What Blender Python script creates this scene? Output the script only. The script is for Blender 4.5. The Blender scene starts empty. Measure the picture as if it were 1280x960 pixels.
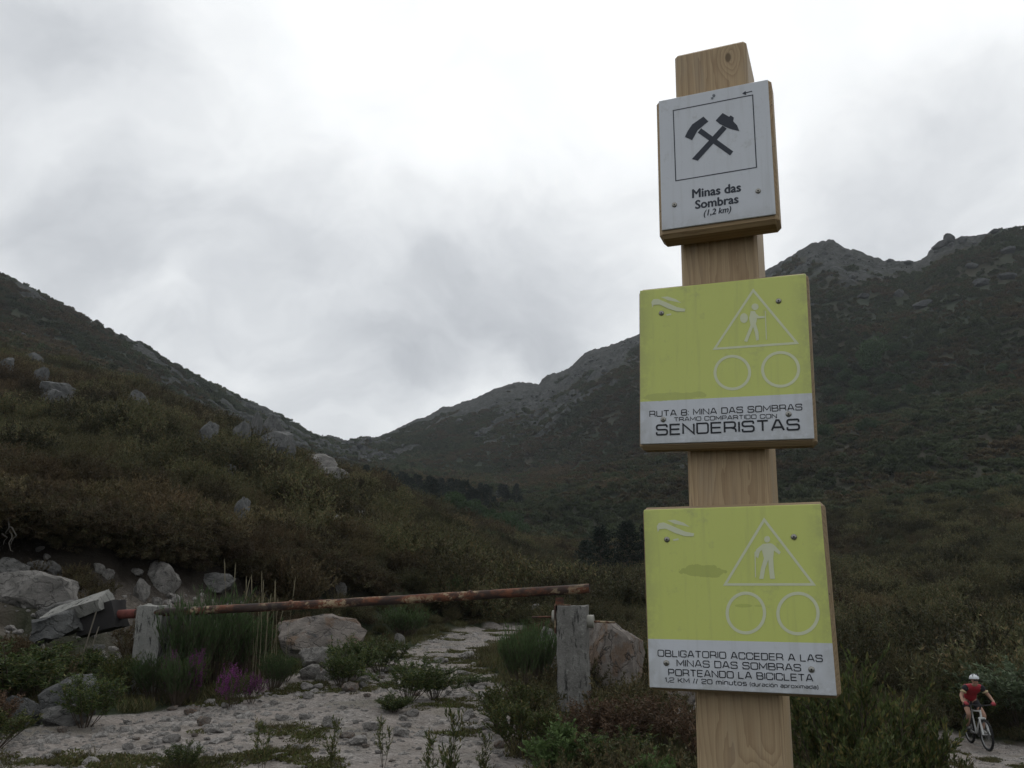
import bpy, math, random
import numpy as np
from mathutils import Vector, Matrix
PI = math.pi
S = bpy.context.scene
C = S.collection

# ------------------------------------------------------------------ camera
PITCH, ROLL, FPX, CAMZ = 0.2404, 0.0036, 1048.4, 1.5
cd = bpy.data.cameras.new('camera')
cam = bpy.data.objects.new('camera', cd); C.objects.link(cam)
cd.sensor_width = 36; cd.lens = FPX / 1280 * 36
cd.clip_start = 0.05; cd.clip_end = 6000
cam.matrix_world = Matrix.Translation((0, 0, CAMZ)) @ Matrix.Rotation(PI/2 + PITCH, 4, 'X') @ Matrix.Rotation(ROLL, 4, 'Z')
S.camera = cam
S.render.resolution_x = 1024; S.render.resolution_y = 768

def direction(x, y):                      # the direction in which a point of the photograph lies
    X, Y = (x - 640), (y - 480)
    c, s = math.cos(ROLL), math.sin(ROLL)
    X, Y = c*X + s*Y, -s*X + c*Y
    X /= FPX; Y /= FPX
    cp, sp = math.cos(PITCH), math.sin(PITCH)
    v = Vector((X, cp + Y*sp, sp - Y*cp))
    return v.normalized()
def az_el(x, y):
    d = direction(x, y)
    return math.atan2(d.x, d.y), d.z / math.hypot(d.x, d.y)

# ------------------------------------------------------------------ world
SUN_EL, SUN_AZ = math.radians(52), math.radians(20)      # behind the cloud, ahead and to the right
W = bpy.data.worlds.new('World'); S.world = W; W.use_nodes = True
nt = W.node_tree; nt.nodes.clear()
def wn(t, **k):
    n = nt.nodes.new(t)
    for a, b in k.items(): setattr(n, a, b)
    return n
out = wn('ShaderNodeOutputWorld'); bg = wn('ShaderNodeBackground'); bg.inputs[1].default_value = 0.1
sky = wn('ShaderNodeTexSky'); sky.sky_type = 'NISHITA'; sky.sun_disc = False
sky.sun_elevation = SUN_EL; sky.sun_rotation = SUN_AZ
tc = wn('ShaderNodeTexCoord'); 
nz = wn('ShaderNodeTexNoise'); nz.inputs['Scale'].default_value = 3.2; nz.inputs['Detail'].default_value = 8; nz.inputs['Roughness'].default_value = .5
nt.links.new(tc.outputs['Generated'], nz.inputs['Vector'])
sb = wn('ShaderNodeVectorMath', operation='SUBTRACT'); nt.links.new(nz.outputs['Color'], sb.inputs[0]); sb.inputs[1].default_value = (.5, .5, .5)
ma = wn('ShaderNodeVectorMath', operation='MULTIPLY_ADD'); nt.links.new(sb.outputs[0], ma.inputs[0]); ma.inputs[1].default_value = (.30, .30, .30)
nt.links.new(tc.outputs['Generated'], ma.inputs[2])
clouds = [  # x, y, radius (px of the photograph), brightness change
 (20, 0, 170, -.42), (150, 50, 110, -.18), (60, 230, 180, -.22), (180, 250, 130, -.20), (150, 330, 220, -.16), (350, 300, 170, -.26),
 (420, 430, 240, -.24), (600, 420, 260, -.30), (720, 400, 230, -.24), (480, 500, 150, -.16), (800, 330, 210, -.12), (20, 420, 150, -.12),
 (300, 470, 200, -.14), (560, 330, 130, -.10), (300, 70, 150, -.10), (960, 240, 190, -.12), (1150, 220, 200, -.22), (1060, 300, 200, -.14), (1250, 170, 150, -.10),
 (560, 540, 140, .34), (340, 410, 120, .10), (100, 130, 90, .12), (230, 360, 60, .08)]
prev = None
for (x, y, rad, dl) in clouds:
    d = direction(x, y)
    ds = wn('ShaderNodeVectorMath', operation='DISTANCE'); nt.links.new(ma.outputs[0], ds.inputs[0]); ds.inputs[1].default_value = d
    mr = wn('ShaderNodeMapRange', interpolation_type='SMOOTHSTEP'); nt.links.new(ds.outputs['Value'], mr.inputs[0])
    mr.inputs[1].default_value = 0; mr.inputs[2].default_value = rad / 1048; mr.inputs[3].default_value = dl*.95; mr.inputs[4].default_value = 0
    if prev is None: prev = mr.outputs[0]
    else:
        ad = wn('ShaderNodeMath', operation='ADD'); nt.links.new(prev, ad.inputs[0]); nt.links.new(mr.outputs[0], ad.inputs[1]); prev = ad.outputs[0]
# general cloud structure everywhere, as on a low stratus layer
sx = wn('ShaderNodeSeparateXYZ'); nt.links.new(ma.outputs[0], sx.inputs[0])
zz = wn('ShaderNodeMath', operation='ADD'); nt.links.new(sx.outputs[2], zz.inputs[0]); zz.inputs[1].default_value = .35
dx = wn('ShaderNodeMath', operation='DIVIDE'); nt.links.new(sx.outputs[0], dx.inputs[0]); nt.links.new(zz.outputs[0], dx.inputs[1])
dy = wn('ShaderNodeMath', operation='DIVIDE'); nt.links.new(sx.outputs[1], dy.inputs[0]); nt.links.new(zz.outputs[0], dy.inputs[1])
cx = wn('ShaderNodeCombineXYZ'); nt.links.new(dx.outputs[0], cx.inputs[0]); nt.links.new(dy.outputs[0], cx.inputs[1])
n2 = wn('ShaderNodeTexNoise'); n2.inputs['Scale'].default_value = 2.6; n2.inputs['Detail'].default_value = 9; n2.inputs['Roughness'].default_value = .58
nt.links.new(cx.outputs[0], n2.inputs['Vector'])
m2 = wn('ShaderNodeMapRange'); nt.links.new(n2.outputs['Fac'], m2.inputs[0]); m2.inputs[1].default_value = .3; m2.inputs[2].default_value = .7; m2.inputs[3].default_value = .16; m2.inputs[4].default_value = -.16
a1 = wn('ShaderNodeMath', operation='ADD'); nt.links.new(prev, a1.inputs[0]); nt.links.new(m2.outputs[0], a1.inputs[1])
a2 = wn('ShaderNodeMath', operation='ADD'); nt.links.new(a1.outputs[0], a2.inputs[0]); 
gd = wn('ShaderNodeVectorMath', operation='DOT_PRODUCT'); nt.links.new(tc.outputs['Generated'], gd.inputs[0]); gd.inputs[1].default_value = direction(800, 60)
gm_ = wn('ShaderNodeMapRange', interpolation_type='SMOOTHSTEP'); nt.links.new(gd.outputs['Value'], gm_.inputs[0]); gm_.inputs[1].default_value = -.1; gm_.inputs[2].default_value = .95; gm_.inputs[3].default_value = .74; gm_.inputs[4].default_value = 1.12
nt.links.new(gm_.outputs[0], a2.inputs[1])   # brightest towards the veiled sun
a3 = wn('ShaderNodeMath', operation='MAXIMUM'); nt.links.new(a2.outputs[0], a3.inputs[0]); a3.inputs[1].default_value = .30
cr = wn('ShaderNodeMapRange'); nt.links.new(a3.outputs[0], cr.inputs[0])   # slightly cooler in the grey
cr.inputs[1].default_value = .3; cr.inputs[2].default_value = 1.0; cr.inputs[3].default_value = 0; cr.inputs[4].default_value = 1
cm = wn('ShaderNodeMix', data_type='RGBA'); nt.links.new(cr.outputs[0], cm.inputs['Factor'])
cm.inputs[6].default_value = (.92, .97, 1.05, 1); cm.inputs[7].default_value = (.97, .99, 1.0, 1)
sc = wn('ShaderNodeVectorMath', operation='SCALE'); nt.links.new(cm.outputs[2], sc.inputs[0])
m10 = wn('ShaderNodeMath', operation='MULTIPLY'); nt.links.new(a3.outputs[0], m10.inputs[0]); m10.inputs[1].default_value = 10.0
nt.links.new(m10.outputs[0], sc.inputs['Scale'])
mx = wn('ShaderNodeMix', data_type='RGBA'); mx.inputs['Factor'].default_value = .95
nt.links.new(sky.outputs[0], mx.inputs[6]); nt.links.new(sc.outputs[0], mx.inputs[7])
nt.links.new(mx.outputs[2], bg.inputs[0]); nt.links.new(bg.outputs[0], out.inputs[0])

sl = bpy.data.lights.new('sun', 'SUN'); sl.energy = 0.5; sl.angle = math.radians(30); sl.color = (1, .98, .95)
sun = bpy.data.objects.new('sun', sl); C.objects.link(sun)
sd = Vector((math.sin(SUN_AZ)*math.cos(SUN_EL), math.cos(SUN_AZ)*math.cos(SUN_EL), math.sin(SUN_EL)))
sun.rotation_euler = sd.to_track_quat('Z', 'Y').to_euler()
S.view_settings.view_transform = 'Standard'; S.view_settings.look = 'None'
S.view_settings.exposure = 0.0; S.view_settings.gamma = 1; S.view_settings.use_curve_mapping = False

# ------------------------------------------------------------------ object helpers
def tag(o, label=None, cat=None, group=None, kind=None):
    if label: o['label'] = label
    if cat: o['category'] = cat
    if group: o['group'] = group
    if kind: o['kind'] = kind
    return o
def link(name, me, mat=None, parent=None, loc=None):
    o = bpy.data.objects.new(name, me); C.objects.link(o)
    if mat is not None and me is not None and not me.materials: me.materials.append(mat)
    if parent is not None: o.parent = parent
    if loc is not None: o.location = loc
    return o
def empty(name, loc, label, cat, group=None, rz=0):
    o = bpy.data.objects.new(name, None); C.objects.link(o); o.location = loc; o.rotation_euler = (0, 0, rz); o.empty_display_size = .1
    return tag(o, label, cat, group)
def copy_tree(o, parent=None):
    c = o.copy(); C.objects.link(c)
    if parent is not None: c.parent = parent
    for ch in list(o.children): copy_tree(ch, c)
    return c
def mesh_np(name, V, F, smooth=False, attrs=None):
    """V (n,3), F (m,3|4) int array -> mesh"""
    V = np.asarray(V, np.float32); F = np.asarray(F, np.int32)
    me = bpy.data.meshes.new(name); k = F.shape[1]
    me.vertices.add(len(V)); me.vertices.foreach_set('co', V.ravel())
    me.loops.add(F.size); me.loops.foreach_set('vertex_index', F.ravel())
    me.polygons.add(len(F)); me.polygons.foreach_set('loop_start', np.arange(0, F.size, k, dtype=np.int32))
    if smooth: me.polygons.foreach_set('use_smooth', np.ones(len(F), bool))
    for a, vals in (attrs or {}).items():
        at = me.attributes.new(a, 'FLOAT', 'POINT'); at.data.foreach_set('value', np.asarray(vals, np.float32))
    me.update(calc_edges=True); me.validate()
    return me
class MB:
    def __init__(s): s.v = []; s.f = []
    def add(s, vs, fs):
        b = len(s.v); s.v += [tuple(v) for v in vs]; s.f += [tuple(b+i for i in f) for f in fs]; return s
    def box(s, c, d, M=None, ch=0):
        x, y, z = [q/2 for q in d]; c = Vector(c)
        if ch == 0:
            vs = [Vector((i*x, j*y, k*z)) for k in (-1, 1) for j in (-1, 1) for i in (-1, 1)]
            fs = [(0,2,3,1),(4,5,7,6),(0,1,5,4),(2,6,7,3),(0,4,6,2),(1,3,7,5)]
        else:
            vs = []; idx = {}
            for k in (-1,1):
                for j in (-1,1):
                    for i in (-1,1):
                        idx[i,j,k] = len(vs)
                        vs += [Vector((i*x, j*(y-ch), k*(z-ch))), Vector((i*(x-ch), j*y, k*(z-ch))), Vector((i*(x-ch), j*(y-ch), k*z))]
            fs = []
            for i in (-1,1): fs.append([idx[i,j,k]+0 for j,k in ((-1,-1),(1,-1),(1,1),(-1,1))][::i])
            for j in (-1,1): fs.append([idx[i,j,k]+1 for i,k in ((-1,-1),(1,-1),(1,1),(-1,1))][::-j])
            for k in (-1,1): fs.append([idx[i,j,k]+2 for i,j in ((-1,-1),(1,-1),(1,1),(-1,1))][::k])
            for i in (-1,1):
                for j in (-1,1): q = [idx[i,j,-1]+0, idx[i,j,-1]+1, idx[i,j,1]+1, idx[i,j,1]+0]; fs.append(q[::i*j])
            for i in (-1,1):
                for k in (-1,1): q = [idx[i,-1,k]+0, idx[i,-1,k]+2, idx[i,1,k]+2, idx[i,1,k]+0]; fs.append(q[::-i*k])
            for j in (-1,1):
                for k in (-1,1): q = [idx[-1,j,k]+1, idx[-1,j,k]+2, idx[1,j,k]+2, idx[1,j,k]+1]; fs.append(q[::j*k])
            for i in (-1,1):
                for j in (-1,1):
                    for k in (-1,1): b = idx[i,j,k]; fs.append([b, b+1, b+2][::i*j*k])
        vs = [(M @ v if M else v) + c for v in vs]
        return s.add(vs, fs)
    def tube(s, pts, r, n=8, cap=True):
        pts = [Vector(p) for p in pts]; m = len(pts)
        rr = r if isinstance(r, (list, tuple)) else [r]*m
        t0 = (pts[1]-pts[0]).normalized(); a = t0.orthogonal().normalized(); base = len(s.v); vs = []; fs = []
        for i in range(m):
            t = (pts[min(i+1, m-1)]-pts[max(i-1, 0)]).normalized()
            a = (a - t*a.dot(t)).normalized(); b = t.cross(a)
            for k in range(n):
                an = 2*PI*k/n; vs.append(pts[i] + (a*math.cos(an)+b*math.sin(an))*rr[i])
        for i in range(m-1):
            for k in range(n):
                k2 = (k+1) % n; fs.append((i*n+k, i*n+k2, (i+1)*n+k2, (i+1)*n+k))
        if cap: fs.append(tuple(range(n))[::-1]); fs.append(tuple(range((m-1)*n, m*n)))
        return s.add(vs, fs)
    def prism(s, poly, z0, z1, f):          # poly 2D, f maps (u,v,w)->Vector
        n = len(poly); vs = [f(u, v, z0) for u, v in poly] + [f(u, v, z1) for u, v in poly]
        fs = [tuple(range(n))[::-1], tuple(range(n, 2*n))] + [(i, (i+1) % n, n+(i+1) % n, n+i) for i in range(n)]
        return s.add(vs, fs)
    def mesh(s, name, smooth=False):
        me = bpy.data.meshes.new(name); me.from_pydata([tuple(v) for v in s.v], [], s.f)
        if smooth: me.polygons.foreach_set('use_smooth', [True]*len(me.polygons))
        me.update(); return me
    def obj(s, name, mat, parent=None, smooth=False, loc=None):
        return link(name, s.mesh(name, smooth), mat, parent, loc)
def autosmooth(me, ang=40):
    me.polygons.foreach_set('use_smooth', [True]*len(me.polygons))
    import bmesh
    bm = bmesh.new(); bm.from_mesh(me); bmesh.ops.recalc_face_normals(bm, faces=bm.faces)
    for e in bm.edges:
        if len(e.link_faces) == 2 and e.calc_face_angle() > math.radians(ang): e.smooth = False
    bm.to_mesh(me); bm.free()

# ------------------------------------------------------------------ noise in numpy
def _hash(ix, iy, seed):
    h = (ix.astype(np.int64)*374761393 + iy.astype(np.int64)*668265263 + seed*974634777) & 0xFFFFFFFF
    h = ((h ^ (h >> 13))*1274126177) & 0xFFFFFFFF
    h = ((h ^ (h >> 16))*2246822519) & 0xFFFFFFFF
    return ((h ^ (h >> 15)) & 0xFFFFFF) / float(0xFFFFFF)
def vnoise(x, y, seed=0):
    ix = np.floor(x); iy = np.floor(y); fx = x-ix; fy = y-iy
    fx = fx*fx*fx*(fx*(fx*6-15)+10); fy = fy*fy*fy*(fy*(fy*6-15)+10)
    a = _hash(ix, iy, seed); b = _hash(ix+1, iy, seed); c = _hash(ix, iy+1, seed); d = _hash(ix+1, iy+1, seed)
    return (a*(1-fx)+b*fx)*(1-fy) + (c*(1-fx)+d*fx)*fy
def fbm(x, y, wl, octv=4, seed=0, gain=.5):
    s = 0; a = 1; t = 0; f = 1/wl
    for o in range(octv):
        c, sn = math.cos(o*1.1+.3), math.sin(o*1.1+.3)
        s = s + a*(vnoise((x*c-y*sn)*f+o*17.3, (x*sn+y*c)*f-o*9.1, seed+o)*2-1); t += a; a *= gain; f *= 2.03
    return s/t
def cells(x, y, wl, seed=0):
    """blocky cellular relief: a random height per cell, cracks between the cells"""
    x = x/wl; y = y/wl; ix = np.floor(x); iy = np.floor(y)
    d1 = np.full(x.shape, 9.); d2 = np.full(x.shape, 9.); h = np.zeros(x.shape)
    for i in (-1, 0, 1):
        for j in (-1, 0, 1):
            cx_ = ix+i+_hash(ix+i, iy+j, seed); cy_ = iy+j+_hash(ix+i, iy+j, seed+5); hh = _hash(ix+i, iy+j, seed+9)
            d = np.hypot(x-cx_, y-cy_); m = d < d1
            d2 = np.where(m, d1, np.minimum(d2, d)); h = np.where(m, hh, h); d1 = np.where(m, d, d1)
    return h, d2-d1
def sstep(a, b, x):
    t = np.clip((x-a)/(b-a), 0, 1); return t*t*(3-2*t)

# ------------------------------------------------------------------ terrain: where ground knots lie
skyline = [(-900,300),(-300,300),(-100,320),(0,343),(20,350),(45,364),(75,379),(110,400),(150,421),(180,436),(215,458),(250,474),(275,487),(300,500),(325,507),
 (345,518),(372,532),(395,545),(412,547),(430,553),(452,550),(470,548),(490,540),(510,530),(535,520),(553,509),(580,503),(605,494),(622,485),(640,480),(658,479),(673,481),(685,470),
 (700,465),(712,461),(730,443),(745,436),(765,431),(800,417),(850,402),(905,385),(940,352),(955,343),(968,335),(985,322),(1003,313),(1015,305),(1040,302),
 (1055,311),(1070,314),(1088,320),(1105,326),(1125,327),(1142,328),(1152,322),(1163,313),(1178,304),(1186,302),(1200,297),(1216,300),(1232,296),(1245,289),(1280,284),(1340,275),(1600,255),(2200,240)]
cols = {  # x: K3..K9 as (distance, y), then distance of the skyline
 -900: [(12,900),(15,790),(16,720),(45,560),(110,380),(180,380),(300,330),420],
 -300: [(12.5,885),(15,760),(16,690),(45,560),(110,410),(180,405),(300,350),420],
 0:   [(13,872),(16.2,722),(17,655),(45,560),(120,447),(190,447),(280,400),420],
 80:  [(13.5,864),(16.8,735),(17.5,668),(45,570),(115,468),(190,468),(280,428),440],
 160: [(14,856),(17.3,748),(18,682),(42,590),(105,490),(190,492),(290,462),460],
 240: [(15,846),(18,757),(18.8,694),(40,605),(95,525),(190,530),(300,502),480],
 320: [(17,822),(19,765),(19.8,704),(38,625),(85,562),(190,572),(320,545),500],
 400: [(19,806),(21,768),(22,712),(38,655),(75,596),(190,604),(350,585),560],
 480: [(22,799),(24,768),(25,730),(40,678),(65,628),(190,620),(400,590),650],
 560: [(25,790),(27,775),(30,750),(42,708),(60,672),(190,642),(400,590),650],
 640: [(26,788),(30,774),(35,760),(48,740),(65,722),(170,668),(370,595),640],
 720: [(26,790),(32,776),(40,763),(60,745),(85,724),(160,672),(340,580),600],
 800: [(26,796),(32,782),(40,768),(60,748),(90,718),(160,655),(320,560),560],
 900: [(22,830),(30,800),(40,778),(60,750),(90,715),(160,640),(300,530),540],
 1000:[(18,885),(28,828),(40,788),(60,750),(90,710),(160,625),(290,510),500],
 1120:[(20,927),(27,868),(36,812),(55,765),(85,712),(150,615),(270,500),480],
 1225:[(21.6,938),(27,895),(33,832),(50,780),(80,715),(150,605),(260,480),460],
 1300:[(21.5,943),(27,898),(33,832),(50,778),(80,712),(150,600),(260,470),450],
 1600:[(21,965),(27,900),(33,830),(50,760),(80,690),(150,560),(250,430),420],
 2200:[(21,965),(27,900),(33,830),(50,760),(80,690),(150,560),(250,430),420]}
NEAR = [  # distance, {x: z}
 (4.0, {-900:0, 640:0, 900:-.05, 1100:-.25, 1280:-.4, 2200:-.5}),
 (7.5, {-900:.05, 0:0, 640:0, 850:-.08, 1000:-.35, 1100:-.6, 1280:-.9, 2200:-1}),
 (10.5,{-900:.1, 0:.06, 300:.1, 715:.13, 900:-.1, 1000:-.5, 1100:-.9, 1280:-1.15, 2200:-1.2})]
KN = []                                        # each knot: az array, r array, z array
for r, d in NEAR:
    xs = sorted(d); KN.append((np.array([az_el(x, 800)[0] for x in xs]), np.array([r]*len(xs), float), np.array([d[x] for x in xs], float)))
xs = sorted(cols)
for k in range(7):
    A, R_, Z = [], [], []
    for x in xs:
        r, y = cols[x][k]; a, e = az_el(x, y); A.append(a); R_.append(r); Z.append(CAMZ + r*e)
    KN.append((np.array(A), np.array(R_, float), np.array(Z)))
A, R_, Z = [], [], []
for x, y in skyline:
    a, e = az_el(x, y); r = float(np.interp(x, xs, [cols[q][7] for q in xs])); A.append(a); R_.append(r); Z.append(CAMZ + r*e)
KN.append((np.array(A), np.array(R_), np.array(Z)))
_az = np.linspace(-1.0, 1.0, 2001)
TAB = []
for i, (A, R_, Z) in enumerate(KN):
    z = np.interp(_az, A, Z); r = np.interp(_az, A, R_)
    w = 1 if i == len(KN)-1 else 41
    if w > 1:
        kern = np.hanning(w+2)[1:-1]; kern /= kern.sum()
        z = np.convolve(np.pad(z, w//2, 'edge'), kern, 'valid'); r = np.convolve(np.pad(r, w//2, 'edge'), kern, 'valid')
    TAB.append((r, z))
TAB.append((TAB[-1][0]*1.35, TAB[-1][1] - 40)); TAB.append((np.full(2001, 1600.), TAB[-1][1]*.4-10))
NK = len(TAB)
def terrain(x, y, detail=True):
    """height of the ground at world x, y; also the knot phase (3 = foot of the bank ... 10 = skyline) and rockiness"""
    x = np.asarray(x, float); y = np.asarray(y, float)
    az = np.arctan2(x, y); r = np.hypot(x, y)
    front = 1 - sstep(.95, 1.9, np.abs(az))                    # hills fade out behind the camera
    azc = np.clip(az, -1, 1); q = (azc+1)/2*2000; i0 = np.clip(np.floor(q).astype(int), 0, 1999); f = q-i0
    K = [(t[0][i0]*(1-f)+t[0][i0+1]*f, t[1][i0]*(1-f)+t[1][i0+1]*f) for t in TAB]
    z = np.where(r < K[0][0], K[0][1]*(r/K[0][0])**2, 0.); ph = np.where(r < K[0][0], r/K[0][0]-1, 0.)
    for k in range(NK-1):
        r0, z0 = K[k]; r1, z1 = K[k+1]; t = (r-r0)/(r1-r0); m = (t >= 0) & (t < 1)
        z = np.where(m, z0+(z1-z0)*t, z); ph = np.where(m, k+t, ph)
    last = r >= K[-1][0]; z = np.where(last, K[-1][1], z); ph = np.where(last, NK-1, ph)
    z = z*front
    # pixel row below the skyline, as slope angle, for rock cover
    rk = K[NK-3]; esky = (rk[1]-CAMZ)/rk[0]; e = (z-CAMZ)/np.maximum(r, 1); below = esky-e
    n1 = fbm(x, y, 70, 4, 11); n2 = fbm(x, y, 22, 4, 23)
    right = sstep(-.25, -.12, az)
    depth = np.interp(az, [-.6, -.3, -.2, -.1, .0, .1, .2, .27, .34, .4, .46, .55, .7], [.12, .10, .07, .045, .065, .075, .08, .09, .10, .085, .04, .05, .05])
    thr = np.interp(az, [-.6, -.35, -.2, -.14, -.05, .12, .22, .28, .36, .40, .46, .7], [.62, .66, .58, .50, .30, .30, .34, .12, .15, .5, .55, .62])
    rocky = sstep(.0, .35, (1 - below/depth)*.9 + n1*.7 + n2*.8 - thr) * sstep(8.05, 8.7, ph) * (ph < NK-1.5)
    rocky = np.maximum(rocky, sstep(.46, .66, n1*.5+n2*.9) * sstep(7.6, 8.4, ph)*.75*(1-.65*sstep(.18, .32, below)))
    if detail:
        hill = sstep(4.2, 6, ph)
        near = 1-sstep(3, 4, ph)
        z = z + fbm(x, y, 1.6, 3, 3)*.045*near + fbm(x, y, .35, 3, 4)*.022*near*(r > 4)
        bank = sstep(2.9, 3.4, ph)*(1-sstep(5.0, 5.6, ph))
        bh, bc = cells(x, y, .8, 71)
        z = z + bank*(fbm(x, y, 1.3, 4, 6)*.30 + ((bh-.5)*.22 + np.minimum(bc, .3)*.2)*(az < -.1))
        z = z + hill*(1-sstep(7.4, 8.5, ph))*(fbm(x, y, 11, 4, 7)*.9*sstep(15, 60, r) + fbm(x, y, 3, 3, 8)*.22)
        mt = sstep(7.2, 8.6, ph)
        z = z + mt*(fbm(x, y, 60, 5, 31)*4.0)*(1-.75*sstep(9.6, 10, ph)*(ph < 10.5))
        h, c = cells(x+3*n2, y+3*n1, 11, 41); h2, c2 = cells(x+y*.3, y*.8, 4.6, 47)
        crag = (h-.5)*4.2 + np.minimum(c*3, .6)*2.4 + (h2-.5)*2.2 + np.minimum(c2*3, .5)*1.6 + fbm(x, y, 3.5, 2, 55)*1.2
        z = z + rocky*crag*.8*(1-.35*sstep(9.6, 10, ph)) + mt*(1-rocky)*fbm(x, y, 18, 2, 60)*.9
    return z, ph, rocky
def H(x, y): return float(terrain(np.array([x]), np.array([y]))[0][0])
_rr = np.exp(np.linspace(math.log(3), math.log(900), 1500))
def hit(px, py):                           # where the photograph's point (px, py) meets the ground
    a, e = az_el(px, py); x = np.sin(a)*_rr; y = np.cos(a)*_rr
    z = terrain(x, y)[0]; el = (z-CAMZ)/_rr; i = np.nonzero(el >= e)[0]
    i = i[0] if len(i) else len(_rr)-1
    d = float(lipshift(x[i:i+1], y[i:i+1], terrain(x[i:i+1], y[i:i+1])[1])[0]) if _rr[i] < 30 else 0
    return Vector((x[i]+np.sin(a)*d, y[i]+np.cos(a)*d, z[i])), _rr[i]
def at(px, r, dz=0):                       # on the ground at distance r in the bearing of column px
    a = az_el(px, 800)[0]; x, y = math.sin(a)*r, math.cos(a)*r
    return Vector((x, y, H(x, y)+dz))
def P3(px, py, r):                         # point at horizontal distance r
    a, e = az_el(px, py); return Vector((math.sin(a)*r, math.cos(a)*r, CAMZ+r*e))

def lipshift(x, y, ph):                    # the heath overhangs the cut bank here and there
    az = np.arctan2(x, y); lip = (1-sstep(-.22, -.13, az))*(az > -.75)*sstep(-.25, .35, fbm(x, y, 2.2, 3, 92))
    return lip*(.55*sstep(4.15, 4.5, ph)*(1-sstep(4.72, 4.86, ph)) - .22*sstep(4.86, 4.97, ph)*(1-sstep(5.0, 5.05, ph)))
# gravel areas: polygons on the ground
GRAVEL = []
for poly in ([(-260,1040),(-260,925),(0,920),(70,905),(140,896),(215,884),(300,874),(350,852),(385,832),(450,822),(500,812),(540,799),(570,787),(600,780),(650,779),(655,792),(622,803),(606,815),(600,828),(622,842),(630,865),(632,890),(645,930),(700,1000),(640,1040)],
             [(812,862),(872,858),(900,900),(880,925),(830,912)],
             [(1150,918),(1195,913),(1240,925),(1290,932),(1450,950),(1500,1050),(1230,1010),(1160,960)]):
    GRAVEL.append(np.array([(lambda v: (v.x, v.y))(hit(min(x, 1500), y)[0]) for x, y in poly]))
def poly_sd(P, x, y):
    """signed distance to polygon, negative inside"""
    d = np.full(x.shape, 1e9); ins = np.zeros(x.shape, bool); n = len(P)
    for i in range(n):
        a = P[i]; b = P[(i+1) % n]; e = b-a; wx = x-a[0]; wy = y-a[1]
        t = np.clip((wx*e[0]+wy*e[1])/(e@e+1e-12), 0, 1); d = np.minimum(d, np.hypot(wx-e[0]*t, wy-e[1]*t))
        c = ((a[1] > y) != (b[1] > y)) & (x < (b[0]-a[0])*(y-a[1])/(b[1]-a[1]+1e-12)+a[0]); ins ^= c
    return np.where(ins, -d, d)
def gravel_mask(x, y):
    x = np.asarray(x, float); y = np.asarray(y, float); r = np.hypot(x, y); m = np.zeros(x.shape); near = r < 60
    xn, yn = x[near], y[near]; g = np.full(xn.shape, 1e9)
    for P in GRAVEL: g = np.minimum(g, poly_sd(P, xn, yn))
    g = g + fbm(xn, yn, .9, 3, 77)*.35
    m[near] = 1-sstep(-.12, .12, g)
    return m
def soil_mask(x, y, ph):
    az = np.arctan2(x, y); n = fbm(x, y, 1.8, 4, 88)
    w = 1-sstep(-.33, -.27, az)
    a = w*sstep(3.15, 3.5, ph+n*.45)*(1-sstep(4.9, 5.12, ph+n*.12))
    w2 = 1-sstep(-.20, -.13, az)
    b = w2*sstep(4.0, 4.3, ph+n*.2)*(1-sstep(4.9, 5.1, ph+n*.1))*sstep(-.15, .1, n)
    return np.clip(np.maximum(a, b), 0, 1)

# ------------------------------------------------------------------ materials
def M(name):
    m = bpy.data.materials.new(name); m.use_nodes = True; t = m.node_tree
    b = t.nodes['Principled BSDF']; b.inputs['Roughness'].default_value = .8; b.inputs['Specular IOR Level'].default_value = .25
    return m, t, b
class G:                                            # small node-graph writer
    def __init__(s, t): s.t = t; s.L = t.links
    def n(s, ty, ins=None, **k):
        n = s.t.nodes.new('ShaderNode'+ty)
        for a, b in k.items(): setattr(n, a, b)
        for a, b in (ins or {}).items():
            if isinstance(b, bpy.types.NodeSocket): s.L.new(b, n.inputs[a])
            else: n.inputs[a].default_value = b
        return n
    def noise(s, vec, sc, det=4, ro=.55, dist=0):
        n = s.n('TexNoise', {'Scale': sc, 'Detail': det, 'Roughness': ro, 'Distortion': dist})
        if vec is not None: s.L.new(vec, n.inputs['Vector'])
        return n.outputs['Fac']
    def math(s, op, a, b=0., c=0., clamp=False):
        n = s.n('Math', {0: a, 1: b, 2: c}, operation=op); n.use_clamp = clamp; return n.outputs[0]
    def ramp(s, f, lo, hi, a=0., b=1., smooth=True):
        return s.n('MapRange', {0: f, 1: lo, 2: hi, 3: a, 4: b}, interpolation_type='SMOOTHSTEP' if smooth else 'LINEAR').outputs[0]
    def mix(s, f, a, b, mode='MIX'):
        n = s.n('Mix', data_type='RGBA', blend_type=mode)
        for i, v in ((0, f), (6, a), (7, b)):
            if isinstance(v, bpy.types.NodeSocket): s.L.new(v, n.inputs[i])
            elif i == 0: n.inputs[0].default_value = v
            else: n.inputs[i].default_value = (*v, 1) if len(v) == 3 else v
        return n.outputs[2]
    def attr(s, name, ty='GEOMETRY'):
        return s.n('Attribute', attribute_name=name, attribute_type=ty).outputs['Fac']
    def scale(s, vec, v):
        return s.n('VectorMath', {0: vec, 1: v}, operation='MULTIPLY').outputs[0]
    def bump(s, b, h, dist, strength=1.):
        n = s.n('Bump', {'Height': h, 'Distance': dist, 'Strength': strength}); s.L.new(n.outputs[0], b.inputs['Normal'])

def plain(name, col, rough=.7, metal=0, var=.12, sc=30, spec=.3):
    m, t, b = M(name); g = G(t); o = g.n('TexCoord').outputs['Object']
    f = g.noise(o, sc, 4); lo = tuple(c*(1-var) for c in col); hi = tuple(min(1, c*(1+var)) for c in col)
    t.links.new(g.mix(f, lo, hi), b.inputs['Base Color']); b.inputs['Roughness'].default_value = rough
    b.inputs['Metallic'].default_value = metal; b.inputs['Specular IOR Level'].default_value = spec
    return m

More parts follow.
